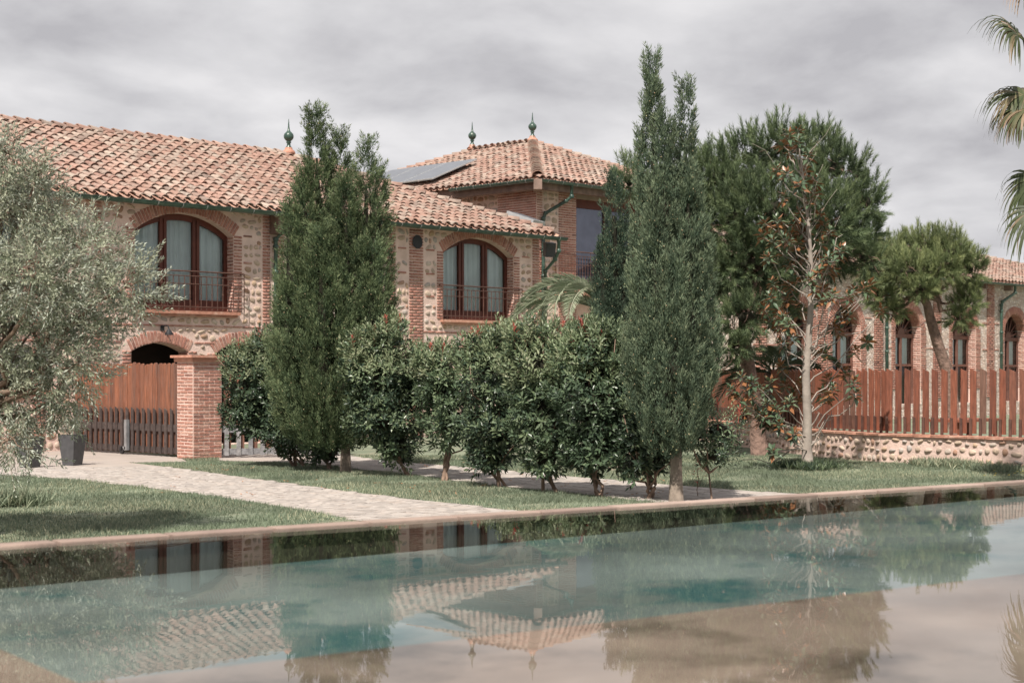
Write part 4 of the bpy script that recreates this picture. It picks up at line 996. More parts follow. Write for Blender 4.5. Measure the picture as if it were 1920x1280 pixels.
q = np.array((UX(304, V1), V1, CAMH+(HY-615)/FPX*40.3)); b = MB(); b.tube([q, q+(0, -.12, .06), q+(0, -.26, .05), q+(0, -.30, -.04)], .018, 6); b.build('arm', 'black', lp)
b = MB(); b.lathe(q+np.array((0, -.30, -.18)), [(.11, 0), (.10, .05), (.04, .12), (.02, .15)], 12); b.build('lamp_shade', 'black', lp)
b = MB(); b.box(-.05, .05, -.03, 0, -.07, .07, T(*q)); b.build('wall_plate', 'black', lp)
spq = P(1030, 468, 50.4); sp = thing('loudspeaker', 'grey weatherproof box loudspeaker mounted beside the green downpipe under the eave', 'speaker', spq)
b = MB(); b.box(-.16, .16, -.15, .15, -.22, .22, T(*spq)@rotm('Z', -.5)@rotm('X', .2)); b.build('cabinet', 'pot', sp)
b = MB(); b.box(-.13, .13, -.158, -.152, -.19, .19, T(*spq)@rotm('Z', -.5)@rotm('X', .2)); b.build('grille', 'pot', sp)
b = MB(); b.tube([spq, spq+(0, .6, .05)], .02, 5); b.build('arm', 'black', sp)

# ------------------------------------------------------------------ photinia hedge
def photinia(base, D, blobs, label, seed, stems=3, red=5, young=.42, leaf=.125):
    r = np.random.default_rng(seed); bp = G(*base); D = depth(bp)
    blobs = [(q[0], q[1]+(20 if q[1] < 700 else 6), q[2], q[3]*(.9 if q[1] < 700 else 1), *q[4:]) for q in blobs]
    t = thing('photinia_shrub', label, 'shrub', bp, 'photinia shrubs of the hedge between the two paths')
    cp, cd = blob_pts([(q[0], q[1], q[2]*.93, q[3]*.97, *q[4:]) for q in blobs], 88, r, D)
    cd = unit(cd*.8+np.array((0, 0, .75))+r.normal(0, .25, cp.shape))
    # trunk: several stems forking upwards into the blobs
    b = MB(); cen_ = [P(q[0], q[1], D+(q[4] if len(q) > 4 else 0)) for q in blobs]
    for s_ in range(stems):
        tgt = cen_[s_ % len(cen_)]; fork = bp+(tgt-bp)*np.array((.45, .45, .38))+r.normal(0, .05, 3); st = bp+np.array((*r.normal(0, .085, 2), -.02))
        pts = curve(st, fork, r, .0, 4, .05); b.tube(pts if stems > 1 else [bp-(0, 0, .02), fork], (np.linspace(.034, .022, 5) if stems > 1 else np.linspace(.016, .013, 2))*r.uniform(.7, 1.15), 7)
        for _ in range(4):
            e_ = cen_[r.integers(len(cen_))]+r.normal(0, .22, 3); b.tube(curve(fork, e_, r, .0, 4, .05), np.linspace(.022, .006, 5), 5)
    b.build('trunk', 'shrubbark', t, None, True)
    u = cd[:, 2]; hi = cp[:, 2] > np.percentile(cp[:, 2], 100*(1-young)); yg = hi & (r.random(len(cp)) < .65)  # paler top leaves: young growth, plus the sunlit hedge top put into colour
    A = rosette(cp[~yg], cd[~yg], 10, leaf, leaf*.38, r, (1.5, .45), .16); leaf_mesh('crown', *A, 'photinia', t)
    if yg.sum(): A = rosette(cp[yg]+cd[yg]*.06, unit(cd[yg]+(0, 0, .5)), 9, leaf*.95, leaf*.30, r, (1.25, .3), .18); leaf_mesh('young_leaves', *A, 'photinia_new', t)
    core('shade_core', blobs, D, .5, 'inner', t, seed)
    if red:
        idx = np.where(cp[:, 2] > np.percentile(cp[:, 2], 80))[0]; idx = r.choice(idx, min(red, len(idx)), False)
        c = cp[idx]+np.array((0, 0, .12)); d = unit(cd[idx]*.3+(0, 0, 1))
        for q, dd in zip(c, d):
            sh = leaf_mesh('red_shoot', *rosette(q[None], dd[None], 10, .105, .034, r, (.95, .25), .12), 'photinia_red', t)
            b = MB(); b.tube([q-dd*.32, q+dd*.1], .005, 4); b.build('shoot_stem', 'photinia_red', sh)
    return t
photinia((560, 875), 31.7, [(480, 700, 60, 62), (545, 720, 75, 85), (462, 775, 45, 40), (505, 640, 42, 42), (555, 795, 75, 55), (450, 660, 22, 25)], 'broad dark green photinia at the left end of the hedge, touching the brick pillar', 11, 4, 9)
photinia((618, 880), 31, [(620, 800, 42, 50), (600, 840, 35, 22)], 'thin dark photinia squeezed between the leftmost shrub and the first cypress trunk', 12, 3, 0)
photinia((765, 893), 28.8, [(715, 690, 68, 75), (725, 775, 72, 60), (690, 640, 45, 42), (745, 830, 42, 38), (775, 690, 45, 65), (735, 615, 30, 35)], 'photinia just right of the first tall cypress with red tips against its dark green', 13, 3, 8)
photinia((843, 900), 27.7, [(835, 710, 52, 62), (845, 785, 55, 55), (815, 665, 38, 38)], 'narrow photinia on a forked pale stem, lowest top in the hedge middle', 14, 3, 4)
photinia((932, 912), 26.2, [(925, 700, 62, 78), (930, 790, 62, 68), (915, 848, 42, 35), (895, 645, 38, 35), (950, 640, 40, 40)], 'round photinia below the right arched window, red shoots on its left side', 15, 3, 6)
photinia((1025, 923), 25, [(1012, 670, 66, 85), (1022, 770, 68, 78), (1025, 850, 48, 38), (1040, 632, 45, 34), (975, 630, 35, 35)], 'dense photinia in front of the palm fronds with two straight stems', 16, 3, 9, .5)
photinia((1115, 930), 24.1, [(1110, 662, 74, 74), (1112, 745, 82, 85), (1125, 842, 72, 50), (1120, 628, 60, 34), (1165, 700, 42, 62)], 'tallest and widest photinia, topped with pale young leaves and red shoots', 17, 3, 12, .5)
photinia((1220, 935), 23.5, [(1212, 795, 42, 55), (1200, 860, 38, 32), (1235, 845, 32, 35)], 'small photinia with slanting bare stems in front of the second cypress', 18, 3, 1, .2)
photinia((1335, 937), 23.4, [(1350, 805, 45, 35), (1345, 848, 40, 24), (1310, 800, 28, 35)], 'little photinia on one thin straight stem at the right end of the hedge', 19, 1, 4, .3, .085)
# tiny sapling
r = np.random.default_rng(5); bp = G(1309, 932); sp = thing('sapling', 'tiny bare sapling with a few dry red leaves by the path', 'sapling', bp)
b = MB(); tp = bp+np.array((-.03, 0, .42)); b.tube(curve(bp, tp, r, 0, 4, .05), .006, 5); b.tube(curve(bp+(0, 0, .15), bp+np.array((.12, 0, .32)), r), .004, 4); b.build('stem', 'shrubbark', sp)
cc = bp+np.array([(-.03, 0, .42), (.12, 0, .32), (.0, 0, .2)]); leaf_mesh('leaves', *rosette(cc, unit(np.array([(0, 0, 1.), (.3, 0, 1), (-.5, 0, 1)])), 5, .07, .028, r), 'photinia_red', sp)

# ------------------------------------------------------------------ cypresses
def cypress(base, spires, label, seed, m, D=None, trunk_r=.10, dens=1., wide=1., clump=.16, pe=.8, zf=1.):
    r = np.random.default_rng(seed); bp = G(*base) if D is None else P(base[0], HY+CAMH*FPX/D, D); D = depth(bp)
    t = thing('cypress_tree', label, 'cypress tree', bp)
    b = MB(); b.tube([bp-(0, 0, .05), bp+(0, 0, .5), bp+(.02, 0, 1.2), bp+(0, 0, 2.6)], [trunk_r*1.15, trunk_r*.85, trunk_r*.8, trunk_r*.5], 9); b.build('trunk', 'bark', t, None, True)
    PB, PT, TN, LN, WN = [], [], [], [], []; cores = []; CN = []
    for (x0, ytop, xb, ybot, rm, dD) in spires:
        ytop += 16; ybot -= 22
        top = P(x0, ytop, D+dD); bot = P(xb, ybot, D+dD*.4); H = np.linalg.norm(top-bot); R = rm*D/FPX
        prof = lambda s: R*np.minimum(1, (np.clip(s, 0, 1)*1.75)**pe)*np.where(s > .82, np.maximum(1-(s-.82)*3.2, .1), 1)+.035
        n = int(dens*150*H*R*2*math.pi*.5/.9)
        s = r.beta(1.15, 1.0, n); th = r.uniform(0, 2*math.pi, n); rad = prof(s)
        zz_ = s*H*zf; ph0 = x0*.37
        nv = np.sin(th*4+zz_*3.3+ph0)*np.sin(zz_*5.1-th*2+ph0)+.7*np.sin(th*9-zz_*4.3)*np.sin(zz_*9.7+th*3)+.35*r.normal(size=n)
        kp = r.random(n) < np.clip(.46+.72*nv, .02, 1); th, s, rad, nv = th[kp], s[kp], rad[kp], nv[kp]; n = len(s)
        q = np.clip(r.uniform(.74, .90, n)+clump*nv, .3, 1.3); tk = nv
        ax = top[None]+(bot-top)[None]*s[:, None]
        o_ = np.c_[np.cos(th), np.sin(th), np.zeros(n)]
        c = ax+o_*(rad*q)[:, None]; c[:, 2] += r.normal(0, .03, n)
        d = unit(o_*r.uniform(.15, .55, n)[:, None]*wide+np.array((0, 0, 1.))+r.normal(0, .12, (n, 3)))
        pl = r.uniform(.16, .34, n)*(1 if R > .3 else .8)
        nb = 40; tone = r.random(n)
        k = np.tile(np.arange(nb), n)/nb; cc = np.repeat(c, nb, 0); dd = np.repeat(d, nb, 0); pp = np.repeat(pl, nb); tone = np.clip(tone*.6+.2+.22*tk, 0, 1.2)  # bulging clumps lighter, hollows darker: light and shade put into the tone
        rr_ = unit(r.normal(size=(n*nb, 3)))
        fat = np.sin(np.pi*np.clip(k, .04, 1)**.8)*.055+.012
        base_ = cc+dd*(k*pp)[:, None]+rr_*(fat*r.uniform(.2, 1, n*nb))[:, None]
        dirb = unit(dd*1.0+rr_*.55); Lb = r.uniform(.035, .075, n*nb)
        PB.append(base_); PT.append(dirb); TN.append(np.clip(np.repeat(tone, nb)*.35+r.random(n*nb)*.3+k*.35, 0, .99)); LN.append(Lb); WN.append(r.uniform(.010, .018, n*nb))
        nc = int(n*.3); ci = r.integers(0, n, nc); CN.append(c[ci]+d[ci]*.06+o_[ci]*.03)
        cores.append((top, bot, prof))
    PBa = np.concatenate(PB); Ta = np.concatenate(PT); La = np.concatenate(LN); Wa = np.concatenate(WN); sd2 = perp(Ta, r)*Wa[:, None]/2
    V = np.stack([PBa-sd2, PBa+sd2, PBa+Ta*La[:, None]], 1).reshape(-1, 3)
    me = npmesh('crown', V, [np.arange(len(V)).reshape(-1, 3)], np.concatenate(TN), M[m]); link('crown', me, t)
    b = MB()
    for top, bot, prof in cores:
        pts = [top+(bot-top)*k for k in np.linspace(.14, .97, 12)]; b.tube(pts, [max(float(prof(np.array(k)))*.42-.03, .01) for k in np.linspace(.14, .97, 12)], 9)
    b.build('shade_core', 'inner', t)['kind'] = 'stuff'
    # cones
    cn = np.concatenate(CN); o6 = np.array([(1, 0, 0), (-1, 0, 0), (0, 1, 0), (0, -1, 0), (0, 0, 1), (0, 0, -1)])*.0125; f8 = np.array([(0, 2, 4), (2, 1, 4), (1, 3, 4), (3, 0, 4), (2, 0, 5), (1, 2, 5), (3, 1, 5), (0, 3, 5)])
    V = (cn[:, None]+o6[None]).reshape(-1, 3); Fc = (np.arange(len(cn))[:, None, None]*6+f8[None]).reshape(-1, 3)
    o = link('cones', npmesh('cones', V, [Fc], np.repeat(r.random(len(cn)), 8), M['cone'], True), t); o['kind'] = 'stuff'
    return t
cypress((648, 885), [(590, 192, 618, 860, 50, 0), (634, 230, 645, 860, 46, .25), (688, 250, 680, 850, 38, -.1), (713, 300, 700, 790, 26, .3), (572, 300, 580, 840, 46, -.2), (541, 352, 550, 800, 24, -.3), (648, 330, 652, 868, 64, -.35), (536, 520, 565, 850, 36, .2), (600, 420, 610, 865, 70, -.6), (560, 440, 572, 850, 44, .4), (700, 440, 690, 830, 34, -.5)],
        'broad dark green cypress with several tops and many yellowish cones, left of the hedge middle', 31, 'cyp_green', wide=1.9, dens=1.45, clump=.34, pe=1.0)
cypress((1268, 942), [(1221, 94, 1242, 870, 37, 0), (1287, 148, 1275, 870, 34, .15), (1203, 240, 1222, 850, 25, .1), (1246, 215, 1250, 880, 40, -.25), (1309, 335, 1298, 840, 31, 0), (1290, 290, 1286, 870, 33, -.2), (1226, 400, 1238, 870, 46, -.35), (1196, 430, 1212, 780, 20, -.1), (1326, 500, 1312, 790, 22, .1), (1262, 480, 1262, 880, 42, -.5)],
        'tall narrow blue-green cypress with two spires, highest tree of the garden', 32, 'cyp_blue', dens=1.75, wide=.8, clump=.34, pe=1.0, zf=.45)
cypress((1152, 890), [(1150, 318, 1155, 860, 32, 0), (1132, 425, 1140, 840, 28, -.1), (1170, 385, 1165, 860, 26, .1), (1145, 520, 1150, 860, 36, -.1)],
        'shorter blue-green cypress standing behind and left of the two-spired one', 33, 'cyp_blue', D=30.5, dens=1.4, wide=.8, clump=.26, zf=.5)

# ------------------------------------------------------------------ pines
def pine(base, D, blobs, trunk, label, seed, m, nshoot=42, need=.14, lim=None, up=1.0, shell=.45, rt=.2):
    r = np.random.default_rng(seed); bp = P(base[0], HY+CAMH*FPX/D, D)
    t = thing('pine_tree', label, 'pine tree', bp)
    b = MB(); tp = [P(x, y, D+d_) for x, y, d_ in trunk]; tp[0] = bp-(0, 0, .1); b.tube(tp, np.linspace(rt, rt*.5, len(tp)), 10); b.build('trunk', 'pinebark', t, None, True)
    blobs = [(q[0], q[1]+(14 if q[1] < 480 else 4), q[2]*.97, q[3]*.94, *q[4:]) for q in blobs]
    cen_ = [P(q[0], q[1], D+(q[4] if len(q) > 4 else 0)) for q in blobs]
    b = MB()
    for c in cen_:
        s0 = tp[-1]+(tp[-2]-tp[-1])*r.random(); b.tube(curve(s0, c, r, .25, 6, .05), np.linspace(.075, .02, 7), 6)
        for _ in range(6): b.tube(curve(c+r.normal(0, .1, 3), c+r.normal(0, .22, 3), r, 0, 4, .06), np.linspace(.02, .006, 5), 4)
    b.build('branches', 'pinebark', t, None, True)
    cp, cd = blob_pts(blobs, nshoot, r, D, shell)
    d = unit(cd*.75+np.array((0, 0, up))+r.normal(0, .18, cp.shape)); lowm = cd[:, 2] < -.25; d[lowm] = unit(cd[lowm]+np.array((0, 0, .35)))
    n = len(cp); nb = 64; sl = r.uniform(.14, .30, n)*(1+.55*(cd[:, 2] > .35)); tone = r.random(n)
    k = np.tile(np.arange(nb), n)/nb; cc = np.repeat(cp, nb, 0); dd = np.repeat(d, nb, 0); a = perp(dd, r)
    ph = (1.0-.62*k)+r.normal(0, .12, n*nb); T_ = unit(dd*np.cos(ph)[:, None]+a*np.sin(ph)[:, None]); Bs = cc+dd*(k*np.repeat(sl, nb))[:, None]
    Ls = need*r.uniform(.75, 1.15, n*nb); ws = r.uniform(.008, .013, n*nb); s2 = perp(T_, r)*ws[:, None]/2
    V = np.stack([Bs-s2, Bs+s2, Bs+T_*Ls[:, None]], 1).reshape(-1, 3)
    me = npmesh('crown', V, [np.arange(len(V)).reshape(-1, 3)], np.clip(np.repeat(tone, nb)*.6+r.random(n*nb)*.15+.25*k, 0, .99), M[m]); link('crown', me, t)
    core('shade_core', blobs, D, .28, 'inner', t, seed)
    return t
pine((1425, 855), 35.8, [(1180, 325, 30, 38, 1), (1345, 320, 60, 50), (1405, 285, 60, 45, .5), (1465, 262, 60, 42, -.3), (1525, 270, 55, 48, .4), (1570, 305, 55, 50), (1622, 365, 38, 45), (1600, 410, 50, 55, .6), (1540, 400, 75, 75, -.6), (1450, 380, 85, 75, -.7), (1370, 400, 75, 75, -.3), (1320, 350, 50, 70, .5), (1400, 490, 75, 55, -.5), (1355, 540, 48, 60), (1480, 480, 65, 50), (1560, 460, 60, 45, .3), (1400, 590, 60, 38, -.8), (1375, 640, 42, 30, -.5), (1440, 560, 60, 45, .6), (1620, 470, 30, 30)],
     [(1425, 858, 0), (1420, 800, 0), (1408, 720, 0), (1395, 640, .05), (1400, 560, .1), (1430, 480, .2), (1450, 420, .3)], 'large umbrella-shaped pine with a leaning bark trunk behind the magnolia', 41, 'pine', 46)
pine((1795, 830), 44.0, [(1640, 500, 30, 34), (1685, 468, 42, 32, .4), (1735, 448, 42, 28), (1785, 460, 40, 34, -.3), (1700, 505, 52, 30, -.5), (1648, 550, 32, 30), (1818, 500, 26, 36), (1760, 500, 42, 26, -.6), (1815, 560, 26, 30, .2), (1728, 535, 30, 20, -.7), (1675, 575, 22, 16), (1800, 590, 28, 16), (1765, 480, 34, 24), (1655, 470, 24, 24)],
     [(1795, 830, 0), (1778, 700, 0), (1760, 650, 0), (1745, 600, 0), (1738, 570, -.1), (1722, 545, -.2)], 'smaller yellowish-green pine with a slanting trunk behind the plank fence', 42, 'pine2', 52, .15, rt=.19, shell=.3)

# ------------------------------------------------------------------ olive tree
def olive():
    r = np.random.default_rng(61); D = 18.0; bp = P(-60, HY+CAMH*FPX/D, D)
    t = thing('olive_tree', 'silvery grey-green olive tree cut off by the left edge, twigs hanging to the ground', 'olive tree', bp)
    blobs = [(-10, 350, 95, 85), (55, 400, 75, 70, .2), (110, 420, 45, 40, .4), (150, 470, 95, 75), (235, 540, 70, 48, -.2), (60, 520, 110, 80, -.5), (60, 620, 120, 95, .2), (160, 590, 80, 70, .3), (130, 690, 62, 80, -.2), (30, 740, 85, 75), (115, 765, 30, 38, .3), (15, 825, 48, 36, -.3), (-110, 480, 150, 180, 0), (-130, 680, 150, 160, .3), (20, 290, 22, 45, .2), (75, 320, 20, 30)]
    b = MB(); f1 = bp+np.array((.05, .05, 1.3)); b.tube([bp-(0, 0, .1), bp+(.05, .02, .5), f1], [.20, .15, .13], 10)
    cen_ = [P(q[0], q[1], D+(q[4] if len(q) > 4 else 0)) for q in blobs]
    for c in cen_:
        b.tube(curve(f1, c, r, .1, 6, .05), np.linspace(.055, .010, 7), 6)
        for _ in range(4): b.tube(curve(c, c+r.normal(0, .16, 3), r, 0, 4, .06), np.linspace(.012, .003, 5), 4)
    b.build('trunk', 'shrubbark', t, None, True)
    cp, cd = blob_pts(blobs, 84, r, D, .15)
    d = unit(cd*.55+r.normal(0, .45, cp.shape)+np.array((.05, 0, .15))); lo = cp[:, 2] < 1.6; d[lo] = unit(d[lo]+(0, 0, -.7))
    # long whips reaching to the right
    w = [(300, 520, 1), (322, 548, 1), (285, 480, 1), (205, 695, 1), (190, 650, 1), (170, 735, 1), (100, 860, 1), (60, 880, 1), (30, 885, 1), (10, 870, 1), (150, 815, 1), (265, 500, 1), (250, 590, 1), (265, 575, 1), (210, 620, 1)]
    ex, ed = [], []
    b = MB()
    for (x, y, _) in w:
        e_ = P(x, y, D+r.normal(0, .2)); i = np.argmin(np.linalg.norm(cp-e_, axis=1)+(np.linalg.norm(cp-e_, axis=1) < .3)*9); s0 = cp[i]; dd = unit((e_-s0)[None])[0]
        b.tube([s0, e_], .004, 4)
        for k in np.linspace(0, 1, 5): ex.append(s0+(e_-s0)*k+r.normal(0, .03, 3)); ed.append(unit((dd+r.normal(0, .3, 3))[None])[0])
    b.build('whips', 'twig', t)
    cp = np.concatenate([cp, ex]); d = np.concatenate([d, ed])
    A = rosette(cp, d, 17, .066, .0175, r, (1.15, .35), .24, base_tone=r.random(len(cp)))
    leaf_mesh('crown', *A, 'olive', t, fold=.1)
    b = MB(); idx = r.choice(len(cp), 2600, False)
    for i in idx: b.tube([cp[i]-d[i]*.05, cp[i]+d[i]*.2], .0035, 3, False)
    b.build('twigs', 'twig', t)
    return t
olive()

# ------------------------------------------------------------------ magnolia
def magnolia():
    r = np.random.default_rng(71); bp = G(1515, 880); D = depth(bp)
    t = thing('magnolia_tree', 'sparse young magnolia with a pale trunk and rust-brown leaf undersides on the lawn', 'magnolia tree', bp)
    tk = [(1515, 882), (1513, 840), (1514, 780), (1511, 700), (1516, 640), (1520, 580), (1521, 500), (1516, 420), (1508, 350), (1500, 290), (1496, 245)]
    tp = [P(x, y, D) for x, y in tk]; b = MB(); b.tube(tp, [.125, .095, .085, .078, .066, .056, .045, .034, .024, .014, .008], 10); b.build('trunk', 'palebark', t, None, True)
    ros = [(1480, 258), (1496, 250), (1470, 275), (1515, 296), (1475, 330), (1510, 325), (1458, 322), (1530, 345), (1500, 352), (1470, 372), (1540, 405), (1490, 425), (1435, 420), (1458, 418), (1430, 445), (1470, 452), (1510, 440), (1545, 425), (1555, 440), (1575, 472), (1440, 488), (1480, 500), (1530, 480), (1572, 482), (1450, 535), (1480, 540), (1520, 530), (1545, 545), (1600, 548), (1560, 558), (1445, 562), (1435, 582), (1460, 590), (1478, 612), (1650, 585), (1575, 592), (1590, 560), (1540, 662), (1572, 622), (1465, 692), (1602, 662), (1582, 702), (1552, 715), (1392, 712), (1412, 722), (1445, 722), (1472, 725), (1503, 722), (1600, 722), (1604, 742), (1385, 752), (1408, 745), (1440, 742), (1490, 748), (1428, 792), (1462, 800), (1500, 405), (1520, 380), (1455, 795), (1560, 735), (1618, 545), (1630, 540), (1400, 735), (1425, 735), (1372, 735), (1450, 850), (1465, 600), (1442, 610), (1505, 480), (1555, 500), (1465, 430), (1485, 445), (1395, 775), (1415, 770)]
    RC, RD = [], []; b = MB(); br = MB()
    def trunk_at(y):
        for (xa, ya), (xb, yb) in zip(tk[:-1], tk[1:]):
            if yb <= y <= ya: k = (ya-y)/(ya-yb); return P(xa+(xb-xa)*k, y, D)
        return tp[-1]
    for (x, y) in ros:
        dD = r.uniform(-.9, .9)*min(1, abs(x-1512)/60+.4); e_ = P(x, y, D+dD); off = abs(x-1515)*.75+25+r.uniform(0, 30)
        s0 = trunk_at(min(y+off, 845)); pts = curve(s0, e_, r, -.05 if y > 650 else .05, 6, .045); b.tube(pts, np.linspace(.015, .006, 7), 5)
        d = unit((pts[-1]-pts[-3]+np.array((0, 0, 1.6*np.linalg.norm(pts[-1]-pts[-3]))))[None])[0]; RC.append(e_); RD.append(d)
        if r.random() < .6: RC.append(pts[4]+r.normal(0, .07, 3)); RD.append(unit((d+r.normal(0, .25, 3))[None])[0]); b.tube([pts[3], RC[-1]], .008, 4)
    for _ in range(22):       # bare twigs in the upper crown
        y = r.uniform(300, 560); s0 = trunk_at(y); e_ = s0+np.array([*(RT*r.normal(0, .35)+FW*r.normal(0, .3)), r.uniform(.35, .95)]); b.tube(curve(s0, e_, r, 0, 4, .04), np.linspace(.008, .003, 5), 4)
    for (x, y) in ((1390, 862), (1640, 600), (1620, 560), (1580, 440), (1450, 395), (1440, 560), (1560, 770)):
        b.tube(curve(trunk_at(min(y+90, 840)), P(x, y, D+.2), r, 0, 5, .06), np.linspace(.016, .006, 6), 5)
    b.build('branches', 'palebark', t, None, True)
    RC = np.array(RC); RD = np.array(RD)
    A = rosette(RC-RD*.04, RD, 18, .20, .092, r, (2.1, .5), .14, .25); ou = A[0]-np.array((bp[0], bp[1], 0)); ou[:, 2] = 0; ou = unit(ou)-np.array((*FW, 0))*.9+np.array((0, 0, .2)); fl = ((A[2]*ou).sum(1) < 0) ^ (r.random(len(A[0])) < .24); A[2][fl] *= -1; leaf_mesh('crown', *A, 'magnolia', t, fold=.22, droop=.12)
    # root suckers and long grass at the foot
    n = 420; c = bp+np.c_[r.normal(0, .26, n), r.normal(0, .26, n), r.uniform(0, .03, n)]; dd = unit(np.c_[r.normal(0, .4, n), r.normal(0, .4, n), np.ones(n)])
    o = leaf_mesh('grass', *rosette(c, dd, 9, .22, .012, r, (.7, .1), .02), 'photinia', None); o.name = 'grass'; o['kind'] = 'stuff'; o['label'] = 'dark tuft of long grass round the foot of the magnolia'; o['category'] = 'grass'
magnolia()
def tuft(xy, n, s, label, seed, h=.2, fl=0):
    r = np.random.default_rng(seed); bp = G(*xy); c = bp+np.c_[r.normal(0, s, n), r.normal(0, s, n), np.zeros(n)]; dd = unit(np.c_[r.normal(0, .4, n), r.normal(0, .4, n), np.ones(n)])
    o = leaf_mesh('weeds', *rosette(c, dd, 8, h, .02, r, (.9, .15), .03), 'grass', None); o['kind'] = 'stuff'; o['label'] = label; o['category'] = 'weeds'
tuft((1770, 876), 170, .35, 'green weeds growing against the foot of the low stone wall', 81, .24)
tuft((1880, 885), 120, .3, 'dark low weeds near the right edge below the stone wall', 82, .2)
tuft((5, 948), 260, .25, 'dark leafy weeds on the lawn at the left edge', 83, .3)
r = np.random.default_rng(9); n = 26; cc = np.array([G(x, y)+np.array((0, 0, .07)) for x, y in zip(r.uniform(1840, 1925, n), r.uniform(876, 900, n))])
A = rosette(cc, np.tile((0, 0, 1.), (n, 1)), 6, .022, .016, r, (1.3, .9), .005); o = leaf_mesh('flowers', *A, 'yellow', None); o['kind'] = 'stuff'; o['label'] = 'tiny yellow flowers in the lawn at the right edge'; o['category'] = 'flowers'
n = 60; cc = np.array([G(x, y)+np.array((0, 0, .04)) for x, y in zip(r.uniform(300, 1250, n), r.uniform(868, 935, n))]); A = rosette(cc, np.tile((0, 0, 1.), (n, 1)), 2, .07, .035, r, (1.5, 1.2), .005); o = leaf_mesh('fallen_leaves', *A, 'conecl', None); o['kind'] = 'stuff'; o['label'] = 'dry fallen leaves scattered under the hedge'; o['category'] = 'fallen leaves'

# ------------------------------------------------------------------ palms
def feather_palm(ctr, D, specs, label, seed, m, L=2.4, leafl=.42, trunk=True):
    r = np.random.default_rng(seed); c = P(*ctr, D); t = thing('palm_tree', label, 'palm tree', (c[0], c[1], 0))
    b = MB(); b.tube([(c[0], c[1], -.05), (c[0], c[1], c[2]*.6), (c[0], c[1], c[2])], [.28, .24, .2], 12); b.build('trunk', 'pinebark', t, None, True)
    for (az, el, Lf, dr) in specs:
        h = RT*math.cos(az)+FW*math.sin(az); h = np.array([h[0], h[1], 0]); pts = []; p = c.copy(); a = el; n = 22; st = Lf/n
        for i in range(n+1): pts.append(p.copy()); p = p+(h*math.cos(a)+np.array((0, 0, math.sin(a))))*st; a -= dr/n*(1+.6*i/n)
        pts = np.array(pts); b = MB(); b.tube(pts, np.linspace(.022, .004, n+1), 5); fr = b.build('frond', m, t)
        Ps, Ts, Ns, Ls = [], [], [], []
        for s_ in (-1, 1):
            for k in np.linspace(.10, .99, 62):
                i = k*n; i0 = int(i); q = pts[i0]+(pts[min(i0+1, n)]-pts[i0])*(i-i0); tg = unit((pts[min(i0+1, n)]-pts[max(i0-1, 0)])[None])[0]; sd3 = np.cross(tg, (0, 0, 1)); sd3 /= np.linalg.norm(sd3); upv = np.cross(sd3, tg)
                T_ = tg*.75+sd3*s_*.75+upv*.32+r.normal(0, .05, 3); Ps.append(q); Ts.append(T_); Ns.append(upv+sd3*s_*.3); Ls.append(leafl*math.sin(math.pi*min(.15+.85*k, .97))**.6*r.uniform(.9, 1.1))
        Ts = unit(np.array(Ts)); Ls = np.array(Ls); leaf_mesh('leaflets', np.array(Ps), Ts, unit(np.array(Ns)), Ls, np.full(len(Ls), .026), r.random(len(Ls)), m, fr, fold=.15, droop=.12)
    return t
feather_palm((1135, 585), 32, [(3.14, 1.0, 2.5, 2.1), (2.95, 1.25, 2.4, 2.5), (3.3, .7, 2.6, 1.8), (3.5, .55, 2.0, 1.3), (2.6, 1.2, 2.0, 2.3), (3.4, 1.1, 1.9, 2.2), (1.2, 1.2, 2.0, 2.2), (.3, 1.0, 1.9, 1.9), (4.2, .9, 2.0, 1.8), (0, .6, 1.8, 1.6), (3.8, 1.2, 2.0, 2.4), (5.2, 1.1, 1.8, 2.1), (3.05, .45, 2.3, 1.1)],
             'feathery date palm with arching pale green fronds rising behind the hedge', 91, 'palm')
feather_palm((1450, 700), 39, [(3.14, .9, 2.4, 1.8), (.0, .9, 2.3, 1.9), (2.4, .6, 2.4, 1.6), (.6, .6, 2.2, 1.6), (4.0, .7, 2.4, 1.8), (5.4, .6, 2.2, 1.8), (3.0, .3, 2.4, 1.3), (.1, .3, 2.2, 1.3), (1.5, 1.1, 2, 1.8), (4.7, 1.1, 2.2, 2.2), (3.6, .2, 2.2, 1.3), (5.8, .1, 2.0, 1.2)],
             'dark shaded date palm under the large pine behind the fence', 92, 'palmdark')
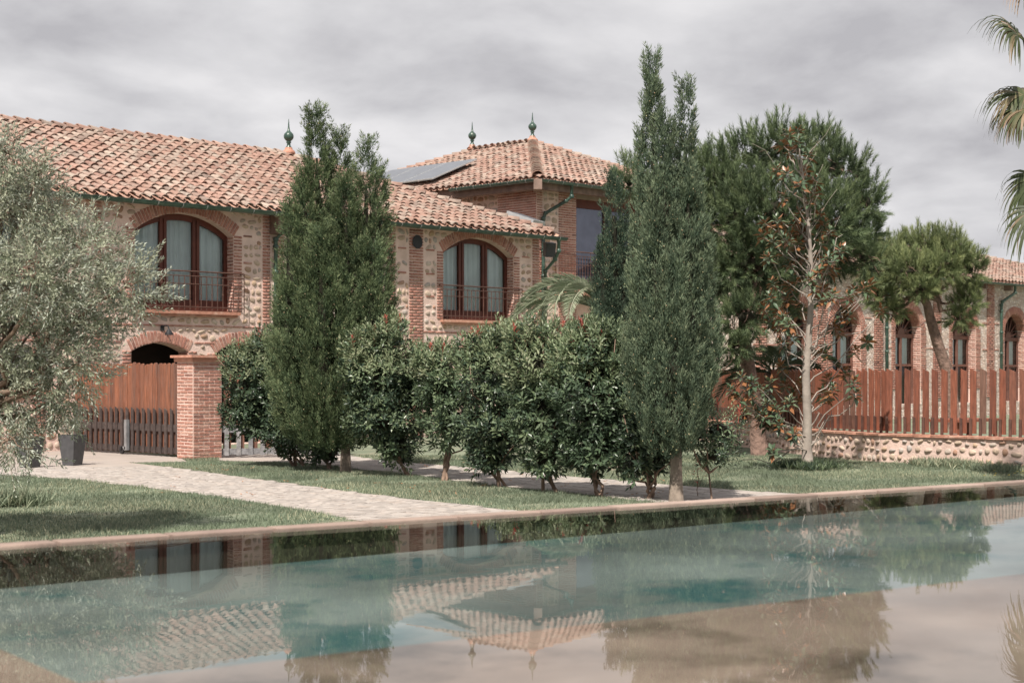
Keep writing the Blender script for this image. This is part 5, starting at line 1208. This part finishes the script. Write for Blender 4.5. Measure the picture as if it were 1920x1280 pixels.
def fan_palm():
    r = np.random.default_rng(95); D = 25.; c = P(2035, 190, D); t = thing('fan_palm', 'tall fan palm cut off by the right edge with drooping leaf tips and dead fronds', 'palm tree', (c[0], c[1], 0))
    b = MB(); b.tube([(c[0], c[1], -.05), (c[0]+.05, c[1], 3), (c[0], c[1], c[2]+.1)], [.30, .24, .22], 12); b.build('trunk', 'pinebark', t, None, True)
    # hubs of fans in the picture, plus others round the crown
    fans = [(1908, 66, 3.3, 'fan'), (1920, 178, 3.5, 'fan'), (1928, 205, 3.5, 'fan'), (1940, 335, 3.7, 'fan'), (1945, -40, 3.0, 'fan'), (1945, 395, 3.9, 'fan'), (1935, 190, 3.8, 'deadfan'), (1922, -25, 3.2, 'deadfan'), (1990, 60, 2.5, 'fan'), (2120, 60, .5, 'fan'), (2150, 190, 0, 'fan'), (2110, 300, -.4, 'fan'), (2040, 30, 1.5, 'fan'), (2000, 120, 4.4, 'fan'), (2060, 260, 5.0, 'deadfan'), (2010, 300, 4.2, 'deadfan')]
    for (x, y, az, m) in fans:
        hub = P(x, y, D+r.uniform(-.5, .5)); dv = unit((hub-c+np.array((0, 0, .15)))[None])[0]
        b = MB(); b.tube(curve(c, hub, r, -.15, 5, .01), np.linspace(.03, .015, 6), 5); fo = b.build('petiole', m, t)
        sdv = unit(np.cross(dv, (0, 0, 1))[None])[0]; upv = np.cross(sdv, dv); rl2 = r.uniform(.5, 1.2); sdv, upv = sdv*math.cos(rl2)+upv*math.sin(rl2), upv*math.cos(rl2)-sdv*math.sin(rl2); V, F_, tn = [], [], []
        for k in range(44):
            a = -1.75+3.5*k/43+r.normal(0, .03); d = dv*math.cos(a)+sdv*math.sin(a)*.9; d = unit((d+upv*.15)[None])[0]; L = r.uniform(.75, 1.0)*(.85+.15*math.cos(a)); w = .055; p = hub.copy(); wd = unit(np.cross(d, upv)[None])[0]; seg = 7; i0 = len(V); dd = d.copy()
            for j in range(seg+1):
                f = j/seg; ww = w*(1-abs(f-.35)*1.35) if f > .1 else w*.35
                V += [p-wd*max(ww, .004)/2, p+wd*max(ww, .004)/2]; dd = unit((dd+np.array((0, 0, -1))*(.16+.62*f**1.3)+r.normal(0, .035, 3))[None])[0]; p = p+dd*L/seg
            t_ = r.random()
            for j in range(seg): F_.append((i0+2*j, i0+2*j+1, i0+2*j+3, i0+2*j+2)); tn.append(t_*.85+.15*j/seg)
        link('fan_leaf', npmesh('fan_leaf', np.array(V), [np.array(F_)], tn, M[m]), fo)
fan_palm()
